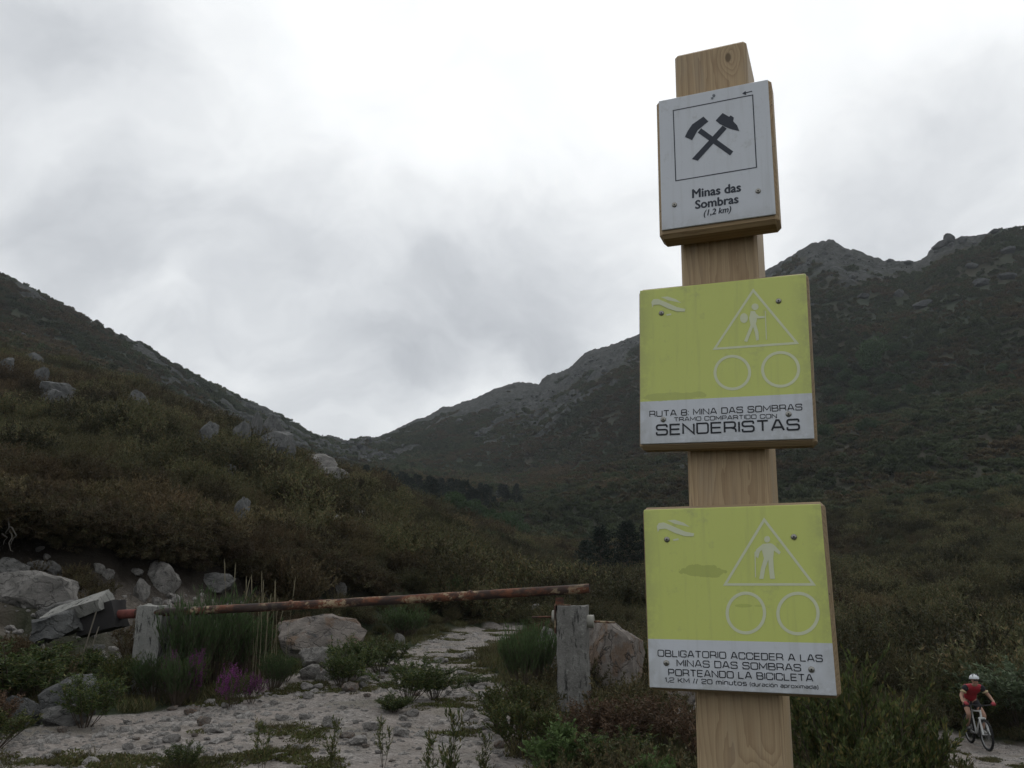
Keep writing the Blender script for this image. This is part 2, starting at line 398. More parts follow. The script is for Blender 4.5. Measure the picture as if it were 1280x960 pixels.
def make_terrain_mat():
    m, t, b = M('moorland'); g = G(t); pos = g.n('NewGeometry').outputs['Position']
    gr, so, ro, fa = g.attr('gravel'), g.attr('soil'), g.attr('rock'), g.attr('far')
    # heath: green and brown patches
    n1 = g.noise(pos, .03, 6, .6); n2 = g.noise(pos, .35, 5, .6); n3 = g.noise(pos, 4, 4, .6)
    heath = g.mix(g.ramp(n1, .40, .60), (.020, .026, .013), (.036, .027, .015))
    heath = g.mix(g.ramp(n2, .35, .7), heath, (.024, .032, .016))
    heath = g.mix(g.ramp(n3, .45, .75, 0, .5), heath, (.035, .032, .018))
    far = g.mix(g.ramp(g.noise(pos, .018, 6, .62), .42, .58), (.028, .037, .022), (.040, .036, .024))
    far = g.mix(g.ramp(g.noise(pos, .12, 5, .7), .4, .7, 0, .6), far, (.019, .024, .015))
    heath = g.mix(fa, heath, far)
    # gravel: pale granite sand with grit
    v = g.n('TexVoronoi', {'Scale': 26., 'Vector': pos}, feature='F1'); vr = g.n('TexVoronoi', {'Scale': 75., 'Vector': pos}, feature='F1')
    gcol = g.mix(g.n('SeparateColor', {0: v.outputs['Color']}).outputs[0], (.15, .137, .127), (.34, .315, .292))
    gcol = g.mix(g.ramp(g.noise(pos, 1.3, 5, .6), .35, .7), gcol, (.27, .235, .21))
    gcol = g.mix(g.ramp(g.noise(pos, 9, 4, .7), .5, .72, 0, .6), gcol, (.14, .12, .104))
    gcol = g.mix(g.ramp(g.noise(pos, 3.2, 6, .75), .46, .60, 0, .55), gcol, (.15, .13, .112))
    gcol = g.mix(g.math('MULTIPLY', g.n('SeparateColor', {0: vr.outputs['Color']}).outputs[1], .35), gcol, (.06, .057, .054))
    gcol = g.mix(g.ramp(g.noise(pos, .9, 5, .65), .50, .66, 0, .6), gcol, (.12, .11, .085))
    col = g.mix(gr, heath, gcol)
    scol = g.mix(g.ramp(g.noise(pos, 2.2, 5, .65), .35, .65), (.055, .047, .038), (.125, .11, .095))
    scol = g.mix(g.ramp(g.noise(pos, 11, 4, .7), .45, .65, 0, .7), scol, (.05, .042, .034))
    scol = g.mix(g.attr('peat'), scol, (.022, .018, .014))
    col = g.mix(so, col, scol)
    rn = g.noise(pos, .25, 7, .7); rcol = g.mix(g.ramp(rn, .35, .68), (.022, .023, .024), (.100, .103, .105))
    st = g.n('TexNoise', {'Scale': .5, 'Detail': 6., 'Roughness': .7, 'Vector': g.scale(pos, (.5, .5, 2.2))})
    rcol = g.mix(g.ramp(st.outputs['Fac'], .46, .60, 0, .8), rcol, (.024, .027, .024))
    wv = g.n('VectorMath', {0: g.scale(pos, (1, 1, 1.8)), 1: g.n('VectorMath', {0: g.n('TexNoise', {'Scale': .3, 'Detail': 4., 'Vector': pos}).outputs['Color'], 'Scale': 5.}, operation='SCALE').outputs[0]}, operation='ADD').outputs[0]
    ck = g.n('TexVoronoi', {'Scale': .30, 'Vector': wv}, feature='DISTANCE_TO_EDGE'); c2_ = g.n('TexVoronoi', {'Scale': .30, 'Vector': wv}, feature='F1')
    rcol = g.mix(g.math('MULTIPLY', g.n('SeparateColor', {0: c2_.outputs['Color']}).outputs[0], .6), rcol, (.04, .043, .040))
    rcol = g.mix(g.ramp(ck.outputs['Distance'], .0, .16, .95, 0), rcol, (.010, .012, .009))
    col = g.mix(g.math('MULTIPLY', g.ramp(g.math('ADD', ro, g.math('MULTIPLY', g.math('SUBTRACT', g.noise(pos, .4, 5, .7), .5), 1.2)), .35, .65), .92), col, rcol)
    t.links.new(col, b.inputs['Base Color']); b.inputs['Roughness'].default_value = .95; b.inputs['Specular IOR Level'].default_value = .1
    hb = g.math('ADD', g.math('MULTIPLY', g.noise(pos, 14, 5, .7), .6), g.math('MULTIPLY', v.outputs['Distance'], .5))
    g.bump(b, hb, .035, 1.)
    return m
TERR = make_terrain_mat()

def make_rock_mat(name, c1, c2, dark, warm=None):
    m, t, b = M(name); g = G(t); o = g.n('TexCoord').outputs['Object']; rnd = g.n('ObjectInfo').outputs['Random']
    v = g.n('VectorMath', {0: o, 1: g.n('CombineXYZ', {0: g.math('MULTIPLY', rnd, 37.), 1: rnd, 2: rnd}).outputs[0]}, operation='ADD').outputs[0]
    col = g.mix(g.ramp(g.noise(v, 2.2, 7, .65), .35, .65), c1, c2)
    if warm: col = g.mix(g.ramp(g.noise(v, 1.7, 4, .6), .50, .60, 0, .9), col, warm)
    col = g.mix(g.ramp(g.noise(v, 3.3, 6, .75, .6), .54, .66, 0, .85), col, dark)
    col = g.mix(g.ramp(g.noise(v, 45, 3, .8), .55, .75, 0, .45), col, tuple(c*.45 for c in c1))
    col = g.mix(g.ramp(g.noise(v, 8, 5, .8), .60, .68, 0, .5), col, tuple(min(1, c*1.5) for c in c2))
    t.links.new(col, b.inputs['Base Color']); b.inputs['Roughness'].default_value = .92; b.inputs['Specular IOR Level'].default_value = .15
    wv = g.n('VectorMath', {0: v, 1: g.n('VectorMath', {0: g.n('TexNoise', {'Scale': 2., 'Detail': 5., 'Vector': v}).outputs['Color'], 'Scale': 1.1}, operation='SCALE').outputs[0]}, operation='ADD').outputs[0]
    ck = g.n('TexVoronoi', {'Scale': 1.5, 'Vector': wv}, feature='DISTANCE_TO_EDGE').outputs['Distance']
    col = g.mix(g.math('MULTIPLY', g.ramp(ck, 0, .03, .75, 0), g.ramp(g.noise(v, 1.3, 3, .5), .48, .60)), col, tuple(c*.5 for c in dark)); t.links.new(col, b.inputs['Base Color'])
    g.bump(b, g.math('ADD', g.math('ADD', g.noise(v, 6, 9, .75), g.math('MULTIPLY', g.noise(v, 40, 4, .7), .3)), g.ramp(ck, 0, .06, -.5, 0)), .045, .9)
    return m
ROCK = make_rock_mat('granite', (.125, .122, .116), (.21, .205, .195), (.05, .052, .05))
ROCKD = make_rock_mat('dark_granite', (.09, .092, .092), (.155, .155, .15), (.04, .043, .043))
ROCKP = make_rock_mat('pink_granite', (.175, .155, .138), (.28, .248, .22), (.065, .068, .072), (.21, .15, .11))
ROCKL = make_rock_mat('pale_granite', (.185, .176, .163), (.29, .275, .255), (.085, .085, .08))
ROCKF = make_rock_mat('mountain_granite', (.050, .052, .052), (.085, .087, .086), (.03, .032, .032))

def leaf_mat(name, c1, c2, c3=None, inst=False, trans=.25):
    m, t, b = M(name); g = G(t); v = g.attr('v')
    col = g.mix(v, c1, c2)
    if c3: col = g.mix(g.ramp(g.attr('w'), .72, .95), col, c3)
    rnd = g.n('ObjectInfo').outputs['Random']
    if inst:
        tint = g.attr('tint', 'INSTANCER'); br = g.attr('brown', 'INSTANCER')
        col = g.mix(br, col, g.mix(v, (.042, .030, .018), (.115, .080, .044)))
        col = g.n('VectorMath', {0: col, 'Scale': tint}, operation='SCALE').outputs[0]
    else: col = g.n('VectorMath', {0: col, 'Scale': g.ramp(rnd, 0, 1, .82, 1.18, False)}, operation='SCALE').outputs[0]
    t.links.new(col, b.inputs['Base Color']); b.inputs['Roughness'].default_value = .65; b.inputs['Specular IOR Level'].default_value = .2
    tr = g.n('BsdfTranslucent', {0: col}); mx_ = g.n('MixShader', {0: trans}); t.links.new(b.outputs[0], mx_.inputs[1]); t.links.new(tr.outputs[0], mx_.inputs[2])
    t.links.new(mx_.outputs[0], t.nodes['Material Output'].inputs[0])
    return m
L_HEATH = leaf_mat('heath_leaf', (.036, .040, .019), (.100, .100, .046), (.135, .10, .05), inst=True)
L_FAR = leaf_mat('far_leaf', (.036, .050, .026), (.078, .096, .046), None, inst=True)
L_GORSE = leaf_mat('gorse_leaf', (0.029, 0.044, 0.016), (0.078, 0.111, 0.036), (0.130, 0.130, 0.039))
L_BROOM = leaf_mat('broom_leaf', (0.039, 0.066, 0.024), (0.083, 0.132, 0.050))
L_HEATHER = leaf_mat('tree_heath_leaf', (0.035, 0.050, 0.018), (0.094, 0.115, 0.037), (0.150, 0.125, 0.044))
L_GREY = leaf_mat('grey_green_leaf', (.060, .085, .045), (.13, .165, .095))
L_BRIGHT = leaf_mat('fresh_leaf', (.055, .090, .030), (.12, .18, .06))
L_BROWN = leaf_mat('dead_bracken_leaf', (0.052, 0.032, 0.019), (0.142, 0.090, 0.055))
L_GRASS = leaf_mat('grass_blade', (.045, .060, .020), (.11, .12, .045), (.19, .17, .09))
L_STRAW = leaf_mat('straw', (.16, .14, .09), (.26, .23, .15))
L_MOSS = leaf_mat('moss', (.040, .052, .014), (.085, .095, .028), (.11, .085, .03))
L_PURPLE = leaf_mat('heather_flower', (.10, .025, .09), (.22, .06, .19))
L_PINE = leaf_mat('pine_needle', (.007, .015, .010), (.018, .032, .019), trans=.12)
L_TREE = leaf_mat('oak_leaf', (.030, .055, .026), (.070, .115, .045))
BARK = plain('bark', (.06, .048, .036), .9, var=.4, sc=40)
STEMM = plain('shrub_stem', (.075, .058, .042), .9, var=.3, sc=40)

# ------------------------------------------------------------------ terrain mesh (one sheet, cut into the named parts of the setting)
def build_terrain():
    dense = np.radians(np.arange(-41, 41.001, .125)); rest = np.radians(np.arange(44, 317, 4.0))
    az = np.concatenate([dense, rest]); na = len(az)
    rad = np.concatenate([np.exp(np.linspace(math.log(1.2), math.log(6), 30))[:-1], np.exp(np.linspace(math.log(6), math.log(200), 370))[:-1], np.exp(np.linspace(math.log(200), math.log(760), 225))[:-1], np.exp(np.linspace(math.log(760), math.log(2100), 25))]); nr = len(rad)
    AZ, RR = np.meshgrid(az, rad); X = np.sin(AZ)*RR; Y = np.cos(AZ)*RR
    Z, PH, RK = terrain(X, Y)
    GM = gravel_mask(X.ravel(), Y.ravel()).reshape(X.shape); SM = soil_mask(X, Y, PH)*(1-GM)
    dr = lipshift(X, Y, PH)
    V = np.stack([X+np.sin(AZ)*dr, Y+np.cos(AZ)*dr, Z], -1).reshape(-1, 3)
    i = np.arange(nr-1)[:, None]; j = np.arange(na)[None]; j2 = (j+1) % na
    F = np.stack([i*na+j, i*na+j2+0*i, (i+1)*na+j2, (i+1)*na+j+0*i], -1)
    cat = np.zeros((nr-1, na), int)
    ph = PH[:-1]; a_ = AZ[:-1]
    cat[(ph >= 3.2) & (ph < 7.5)] = 1                                     # hillside
    cat[(ph >= 7.5)] = np.where(np.degrees(a_[(ph >= 7.5)]) < np.degrees(az_el(430, 553)[0]), 2, 3)
    cat[(np.cos(a_) < .3) & (ph >= 7.5)] = 3
    cat[GM[:-1] > .5] = 4
    F = F.reshape(-1, 4)[:, ::-1]; cat = cat.ravel()
    # inner disc
    c0 = len(V); V = np.vstack([V, [[0, 0, 0]]])
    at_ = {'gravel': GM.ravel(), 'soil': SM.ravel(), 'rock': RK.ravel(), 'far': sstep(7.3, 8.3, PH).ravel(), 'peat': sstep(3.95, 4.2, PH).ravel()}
    at_ = {k: np.append(v, 0) for k, v in at_.items()}
    disc = np.stack([np.full(na, c0), np.arange(na), (np.arange(na)+1) % na], -1)
    names = ['ground', 'hillside', 'left_mountain', 'right_mountain', 'gravel_track']
    for k, nm in enumerate(names):
        f = F[cat == k]
        if k == 0: f = np.vstack([f, np.stack([disc[:, 0], disc[:, 2], disc[:, 1], disc[:, 1]], -1)])
        used = np.unique(f); remap = np.full(len(V), -1); remap[used] = np.arange(len(used)); fl = remap[f]
        if k == 0:
            quads = fl[:-na]; tris = fl[-na:, :3]
            me = bpy.data.meshes.new(nm); VV = V[used].astype(np.float32)
            me.vertices.add(len(VV)); me.vertices.foreach_set('co', VV.ravel())
            li = np.concatenate([quads.ravel(), tris.ravel()]).astype(np.int32); me.loops.add(len(li)); me.loops.foreach_set('vertex_index', li)
            st = np.concatenate([np.arange(len(quads))*4, len(quads)*4+np.arange(len(tris))*3]).astype(np.int32)
            me.polygons.add(len(st)); me.polygons.foreach_set('loop_start', st); me.polygons.foreach_set('use_smooth', np.ones(len(st), bool))
            for a, vals in at_.items(): me.attributes.new(a, 'FLOAT', 'POINT').data.foreach_set('value', vals[used].astype(np.float32))
            me.update(calc_edges=True)
        else: me = mesh_np(nm, V[used], fl, k != 2 or True, {a: v[used] for a, v in at_.items()})
        o = link(nm, me, TERR); tag(o, kind='structure')
build_terrain()

# ------------------------------------------------------------------ foliage meshes
def leaves(P, D, L, Wd, rng, fold=.25):
    """diamond leaves at P along D"""
    n = len(P); D = D/np.linalg.norm(D, axis=1, keepdims=True)
    A = rng.normal(size=(n, 3)); A -= D*np.sum(A*D, 1, keepdims=True); A /= np.linalg.norm(A, axis=1, keepdims=True); B = np.cross(D, A)
    L = np.broadcast_to(L, (n,))[:, None]; Wd = np.broadcast_to(Wd, (n,))[:, None]
    m = P + D*L*.45
    V = np.stack([P, m + A*Wd*.5 + B*Wd*fold, P + D*L, m - A*Wd*.5 + B*Wd*fold], 1).reshape(-1, 3)
    F = np.arange(4*n).reshape(n, 4)
    return V, F
def skeleton(rng, n, h, spread, base=.08, arch=.3, sub=6, sublen=.35, upness=.6, dome=.6, t0=.3):
    """main stems (quadratic curves) and side twigs: returns lists of 4-point polylines"""
    stems, twigs = [], []
    for i in range(n):
        a = rng.uniform(0, 2*PI); q = math.sqrt(rng.uniform(0, 1)); e = np.array([math.cos(a)*q*spread, math.sin(a)*q*spread, h*rng.uniform(.75, 1.05)*math.sqrt(max(.05, 1-dome*q*q))])
        s = np.array([math.cos(a)*q*base, math.sin(a)*q*base, -.03]); m = (s+e)/2 + np.array([math.cos(a)*arch*spread*q*.3, math.sin(a)*arch*spread*q*.3, h*.12*q]) + rng.normal(size=3)*.04*h
        ts = np.linspace(0, 1, 5)[:, None]; c = (1-ts)**2*s + 2*ts*(1-ts)*m + ts*ts*e
        stems.append(c)
        for k in range(sub):
            t = rng.uniform(t0, .97); p = (1-t)**2*s + 2*t*(1-t)*m + t*t*e
            d = rng.normal(size=3); d[2] = abs(d[2])*.6+upness; rad = p*np.array([1, 1, 0]); d += rad/(np.linalg.norm(rad)+.05)*.6; d /= np.linalg.norm(d)
            L = sublen*h*rng.uniform(.5, 1.1); tt = np.linspace(0, 1, 4)[:, None]
            twigs.append(p + d*L*tt + np.array([0, 0, 1])*L*.18*tt*tt + rng.normal(size=(4, 3))*.03*L*tt)
    return stems, twigs
def along(lines, per, rng, t0=0.05, ang=.8, up=.2):
    P, D = [], []
    for c in lines:
        n = len(c)-1; t = rng.uniform(t0, 1, per)*n; i = np.minimum(t.astype(int), n-1); f = (t-i)[:, None]
        p = c[i]*(1-f)+c[i+1]*f; d = c[i+1]-c[i]; d = d/(np.linalg.norm(d, axis=1, keepdims=True)+1e-9)
        d = d + rng.normal(size=d.shape)*ang; d[:, 2] += up
        P.append(p); D.append(d)
    return np.vstack(P), np.vstack(D)
def tubes_np(lines, r0, r1=.3, n=3):
    V, F = [], []; b = 0
    for c in lines:
        m = len(c); d = c[-1]-c[0]; d = d/(np.linalg.norm(d)+1e-9); a = np.cross(d, [.3, .8, .5]); a /= np.linalg.norm(a); bb = np.cross(d, a)
        for i in range(m):
            r = r0*(1-(1-r1)*i/(m-1))
            for k in range(n): V.append(c[i]+(a*math.cos(2*PI*k/n)+bb*math.sin(2*PI*k/n))*r)
        for i in range(m-1):
            for k in range(n): F.append((b+i*n+k, b+i*n+(k+1) % n, b+(i+1)*n+(k+1) % n, b+(i+1)*n+k))
        b += m*n
    return np.array(V), np.array(F)
def merge(parts):
    V, F, b = [], [], 0
    for v, f in parts: V.append(v); F.append(f+b); b += len(v)
    return np.vstack(V), np.vstack(F)
def leaf_attrs(nleaf, rng, extra=0):
    v = np.repeat(rng.uniform(0, 1, nleaf), 4); w = np.repeat(rng.uniform(0, 1, nleaf), 4)
    return {'v': np.append(v, np.full(extra, .1)), 'w': np.append(w, np.zeros(extra))}
def shrub_meshes(seed, n, h, spread, per, L, Wd, sub=6, sublen=.35, ang=.8, up=.2, stem_r=.008, stemleaf=0, **k):
    rng = np.random.default_rng(seed); st, tw = skeleton(rng, n, h, spread, sub=sub, sublen=sublen, **k)
    P, D = along(tw, per, rng, ang=ang, up=up)
    if stemleaf:
        P2, D2 = along(st, stemleaf, rng, t0=.35, ang=ang, up=up); P = np.vstack([P, P2]); D = np.vstack([D, D2])
    V, F = leaves(P, D, rng.uniform(.7, 1.3, len(P))*L, Wd*rng.uniform(.8, 1.2, len(P)), rng)
    fol = mesh_np('foliage', V, F, False, leaf_attrs(len(P), rng))
    V, F = merge([tubes_np(st, stem_r, .4), tubes_np(tw, stem_r*.4, .3)]); stem = mesh_np('stem', V, F, True)
    return fol, stem, (V, F)
PROTO = {}
def proto(style):
    """unit shrubs: about 1 m tall and 1 m wide, 3 variants of each style"""
    if style in PROTO: return PROTO[style]
    q = {'gorse':   (L_GORSE, dict(n=16, h=1, spread=.5, per=26, L=.055, Wd=.016, sub=11, sublen=.26, ang=.75, stemleaf=26)),
         'heath':   (L_HEATHER, dict(n=20, h=1, spread=.46, per=24, L=.045, Wd=.016, sub=11, sublen=.24, ang=.45, up=.5, upness=1.2, stemleaf=30)),
         'broom':   (L_BROOM, dict(n=60, h=1, spread=.42, per=9, L=.085, Wd=.010, sub=7, sublen=.30, ang=.22, up=.8, upness=2.2, stem_r=.006, stemleaf=18, dome=.45)),
         'grey':    (L_GREY, dict(n=18, h=1, spread=.52, per=22, L=.060, Wd=.026, sub=9, sublen=.25, ang=.7, stemleaf=22)),
         'bright':  (L_BRIGHT, dict(n=16, h=1, spread=.52, per=18, L=.075, Wd=.030, sub=9, sublen=.26, ang=.6, stemleaf=18)),
         'brown':   (L_BROWN, dict(n=18, h=1, spread=.52, per=20, L=.060, Wd=.020, sub=9, sublen=.30, ang=1.0, up=-.1, stemleaf=14, arch=.9)),
         'sapling': (L_HEATHER, dict(n=3, h=1, spread=.10, per=16, L=.060, Wd=.014, sub=10, sublen=.20, ang=.6, up=.5, upness=1.3, base=.02, stemleaf=26, stem_r=.006, t0=.2)),
         'heather': (L_GORSE, dict(n=20, h=1, spread=.5, per=20, L=.05, Wd=.016, sub=7, sublen=.28, ang=.5, up=.6, upness=1.4)),
         'cushion': (L_GORSE, dict(n=22, h=1, spread=.55, per=26, L=.07, Wd=.022, sub=10, sublen=.30, ang=.9, stemleaf=24, dome=.8, t0=.15))}[style]
    vs = [shrub_meshes(abs(hash_(style))+i, **q[1]) for i in range(2)]
    PROTO[style] = (q[0], vs); return PROTO[style]
def hash_(s): return sum(ord(c)*(i+7) for i, c in enumerate(s))
shrub_count = 0
def shrub(style, px, r, h, w, label, name='shrub', cat='shrub', group=None, dz=0):
    global shrub_count
    mat, vs = proto(style); shrub_count += 1; fol, stem, _ = vs[shrub_count % len(vs)]
    p = at(px, r, dz); t = empty(name, p, label, cat, group, rz=random.Random(shrub_count*7).uniform(0, 6.28))
    t.scale = (w, w, h)
    link('foliage', fol, mat, t); link('stem', stem, STEMM, t)
    return t

# ------------------------------------------------------------------ scattered vegetation and stones
def instance_mat_mesh(me, mat):
    me.materials.clear(); me.materials.append(mat); return me
def scatter(name, pts, rot, scl, tint, brown, src_mesh, label=None, cat=None):
    pm = bpy.data.meshes.new(name); n = len(pts); pm.vertices.add(n); pm.vertices.foreach_set('co', np.asarray(pts, np.float32).ravel())
    for a, v in (('scl', scl), ('tint', tint), ('brown', brown)):
        pm.attributes.new(a, 'FLOAT', 'POINT').data.foreach_set('value', np.asarray(v, np.float32))
    pm.attributes.new('rot', 'FLOAT_VECTOR', 'POINT').data.foreach_set('vector', np.asarray(rot, np.float32).ravel())
    o = link(name, pm); src = bpy.data.objects.new(name+'_clump', src_mesh)
    ng = bpy.data.node_groups.new(name, 'GeometryNodeTree')
    ng.interface.new_socket('Geometry', in_out='INPUT', socket_type='NodeSocketGeometry'); ng.interface.new_socket('Geometry', in_out='OUTPUT', socket_type='NodeSocketGeometry')
    gi = ng.nodes.new('NodeGroupInput'); go = ng.nodes.new('NodeGroupOutput'); ip = ng.nodes.new('GeometryNodeInstanceOnPoints')
    oi = ng.nodes.new('GeometryNodeObjectInfo'); oi.inputs[0].default_value = src
    ra = ng.nodes.new('GeometryNodeInputNamedAttribute'); ra.data_type = 'FLOAT_VECTOR'; ra.inputs[0].default_value = 'rot'
    sa = ng.nodes.new('GeometryNodeInputNamedAttribute'); sa.data_type = 'FLOAT'; sa.inputs[0].default_value = 'scl'
    l = ng.links.new; l(gi.outputs[0], ip.inputs['Points']); l(oi.outputs['Geometry'], ip.inputs['Instance'])
    l(ra.outputs['Attribute'], ip.inputs['Rotation']); l(sa.outputs['Attribute'], ip.inputs['Scale']); l(ip.outputs[0], go.inputs[0])
    md = o.modifiers.new('scatter', 'NODES'); md.node_group = ng
    tag(o, label, cat, kind='stuff'); return o
def clump(seed, n, per, L, Wd, h=.6, spread=.6, sub=5, mat=L_HEATH, ang=.8, up=.3, upness=.8):
    rng = np.random.default_rng(seed); st, tw = skeleton(rng, n, h, spread, sub=sub, sublen=.45, t0=.25, dome=.7, upness=upness)
    P, D = along(tw, per, rng, ang=ang, up=up); V, F = leaves(P, D, rng.uniform(.7, 1.3, len(P))*L, Wd, rng); nl = len(P)
    me = mesh_np('clump', V, F, False, leaf_attrs(nl, rng)); me.materials.append(mat); return me
rng = np.random.default_rng(5)
def sector(n, a0, a1, r0, r1, power=1.0):
    """n random ground points; power 1 = even over the area, <1 = denser near"""
    u = rng.uniform(0, 1, n); e = power+1; r = (r0**e + u*(r1**e-r0**e))**(1/e); a = np.radians(rng.uniform(a0, a1, n))
    x, y = np.sin(a)*r, np.cos(a)*r; z, ph, rk = terrain(x, y); return x, y, z, ph, rk, r
def clear(x, y):
    ok = np.ones(len(x), bool)
    for (a, b, c) in KEEP: ok &= (x-a)**2+(y-b)**2 > c*c
    return ok
def veg(name, label, n, a0, a1, r0, r1, power, scl0, scl1, mesh, thr_r=1., patch=(8, 0, -2), brownf=.5, keep=None, cat='scrub', tintr=(.75, 1.25), drop=.05, grow=0):
    x, y, z, ph, rk, r = sector(n, a0, a1, r0, r1, power)
    gm = gravel_mask(x, y); sm = soil_mask(x, y, ph)
    pn = fbm(x, y, patch[0], 3, int(patch[1])+101)
    ok = (gm < .25) & (sm < .35) & (rng.uniform(0, 1, len(x)) > .92*sstep(.45, .85, rk)) & (pn > patch[2]) & (ph < np.where(rk > .3, 9.6, 10.2))
    if keep is not None: ok &= keep(x, y, ph, r)
    ok &= clear(x, y)
    x, y, z, r, ph = x[ok], y[ok], z[ok], r[ok], ph[ok]; n = len(x)
    big = fbm(x, y, 14, 3, 300); vb = fbm(x, y, 90, 3, 310)
    s = rng.uniform(scl0, scl1, n)*(1+.35*fbm(x, y, 5, 2, 320))*(1+grow*np.clip(r/100, 0, 6))*bankcut(x, y, ph, 0)
    tint = rng.uniform(*tintr, n)*(1+.25*big)*(1+sstep(6.8, 7.6, ph)*(.55*fbm(x, y, 48, 4, 330)+.15)); br = np.clip(.40+1.3*big+.8*vb+rng.normal(size=n)*.25-(.5-brownf)*1.4, 0, 1)*.9
    rot = np.stack([rng.normal(size=n)*.12, rng.normal(size=n)*.12, rng.uniform(0, 6.28, n)], 1)
    return scatter(name, np.stack([x, y, z-drop*s+.35*sstep(7.2, 8.4, ph)], 1), rot, s, tint, br, mesh, label, cat)

# ------------------------------------------------------------------ the signpost
def wood_mat(name, axis, pith, c1, c2, knots=(), freq=260., gloss=.55):
    """rings about an axis through pith; knots bend the rings"""
    m, t, b = M(name); g = G(t); o = g.n('TexCoord').outputs['Object']; sp = g.n('SeparateXYZ', {0: o})
    ax = [q for q in (0, 1, 2) if q != axis]
    lo = g.n('VectorMath', {0: o, 1: tuple(1.2 if q == axis else 9. for q in range(3))}, operation='MULTIPLY').outputs[0]
    wob = g.math('MULTIPLY', g.math('SUBTRACT', g.noise(lo, 2.2, 4, .5), .5), .022)
    dx_ = g.math('SUBTRACT', sp.outputs[ax[0]], pith[0]); dy_ = g.math('SUBTRACT', sp.outputs[ax[1]], pith[1])
    rad = g.math('SQRT', g.math('ADD', g.math('MULTIPLY', dx_, dx_), g.math('MULTIPLY', dy_, dy_)))
    rad = g.math('ADD', rad, wob); kn = None
    for (p, rr) in knots:
        d = g.n('VectorMath', {0: g.n('VectorMath', {0: o, 1: p}, operation='SUBTRACT').outputs[0], 1: tuple(.55 if q == axis else 1. for q in range(3))}, operation='MULTIPLY').outputs[0]
        ln = g.n('VectorMath', {0: d}, operation='LENGTH').outputs['Value']
        rad = g.math('ADD', rad, g.ramp(ln, rr*.3, rr*4.5, rr*1.6, 0))
        k = g.ramp(ln, rr*.55, rr*1.05, 1, 0); kn = k if kn is None else g.math('MAXIMUM', kn, k)
    w = g.math('FRACT', g.math('MULTIPLY', rad, freq)); line = g.math('POWER', w, 2.2)
    fine = g.n('VectorMath', {0: o, 1: tuple(6. if q == axis else 420. for q in range(3))}, operation='MULTIPLY').outputs[0]
    fn = g.noise(fine, 1., 3, .6)
    col = g.mix(g.math('MULTIPLY', line, .75), c1, c2)
    col = g.mix(g.ramp(fn, .35, .75, 0, .35), col, tuple(c*.6 for c in c2))
    col = g.mix(g.ramp(g.noise(o, 6, 4, .6), .4, .75, 0, .35), col, tuple(c*.72 for c in c1))
    gy = g.noise(g.n('VectorMath', {0: o, 1: tuple(3. if q == axis else 14. for q in range(3))}, operation='MULTIPLY').outputs[0], 1., 5, .65)
    col = g.mix(g.ramp(gy, .48, .7, 0, .4), col, (.30, .275, .235))
    chk = g.noise(g.n('VectorMath', {0: o, 1: tuple(4.5 if q == axis else 190. for q in range(3))}, operation='MULTIPLY').outputs[0], 1., 2, .5)
    chk = g.ramp(chk, .70, .73); col = g.mix(g.math('MULTIPLY', chk, .8), col, (.04, .03, .022))
    if kn: col = g.mix(g.math('MULTIPLY', kn, .8), col, tuple(c*.33 for c in c2))
    t.links.new(col, b.inputs['Base Color']); b.inputs['Roughness'].default_value = gloss
    g.bump(b, g.math('ADD', g.math('MULTIPLY', line, -.4), fn), .0012, .6)
    return m
YAW, LX = -.3893, .0147
ax_a = Vector((math.cos(YAW), math.sin(YAW), 0)); ax_u = Vector((LX, 0, 1)).normalized(); ax_a = (ax_a-ax_u*ax_a.dot(ax_u)).normalized(); ax_n = ax_a.cross(ax_u)
BASEZ = -CAMZ-.03                                     # foot of the post, along the post from eye level
org = Vector((.3233, 1.2591, CAMZ)); foot = org + ax_u*BASEZ
post = empty('signpost', foot, 'square timber signpost carrying one white and two lime green signs', 'signpost')
post.matrix_world = Matrix.Translation(foot) @ Matrix((ax_a, -ax_n, ax_u)).transposed().to_4x4()
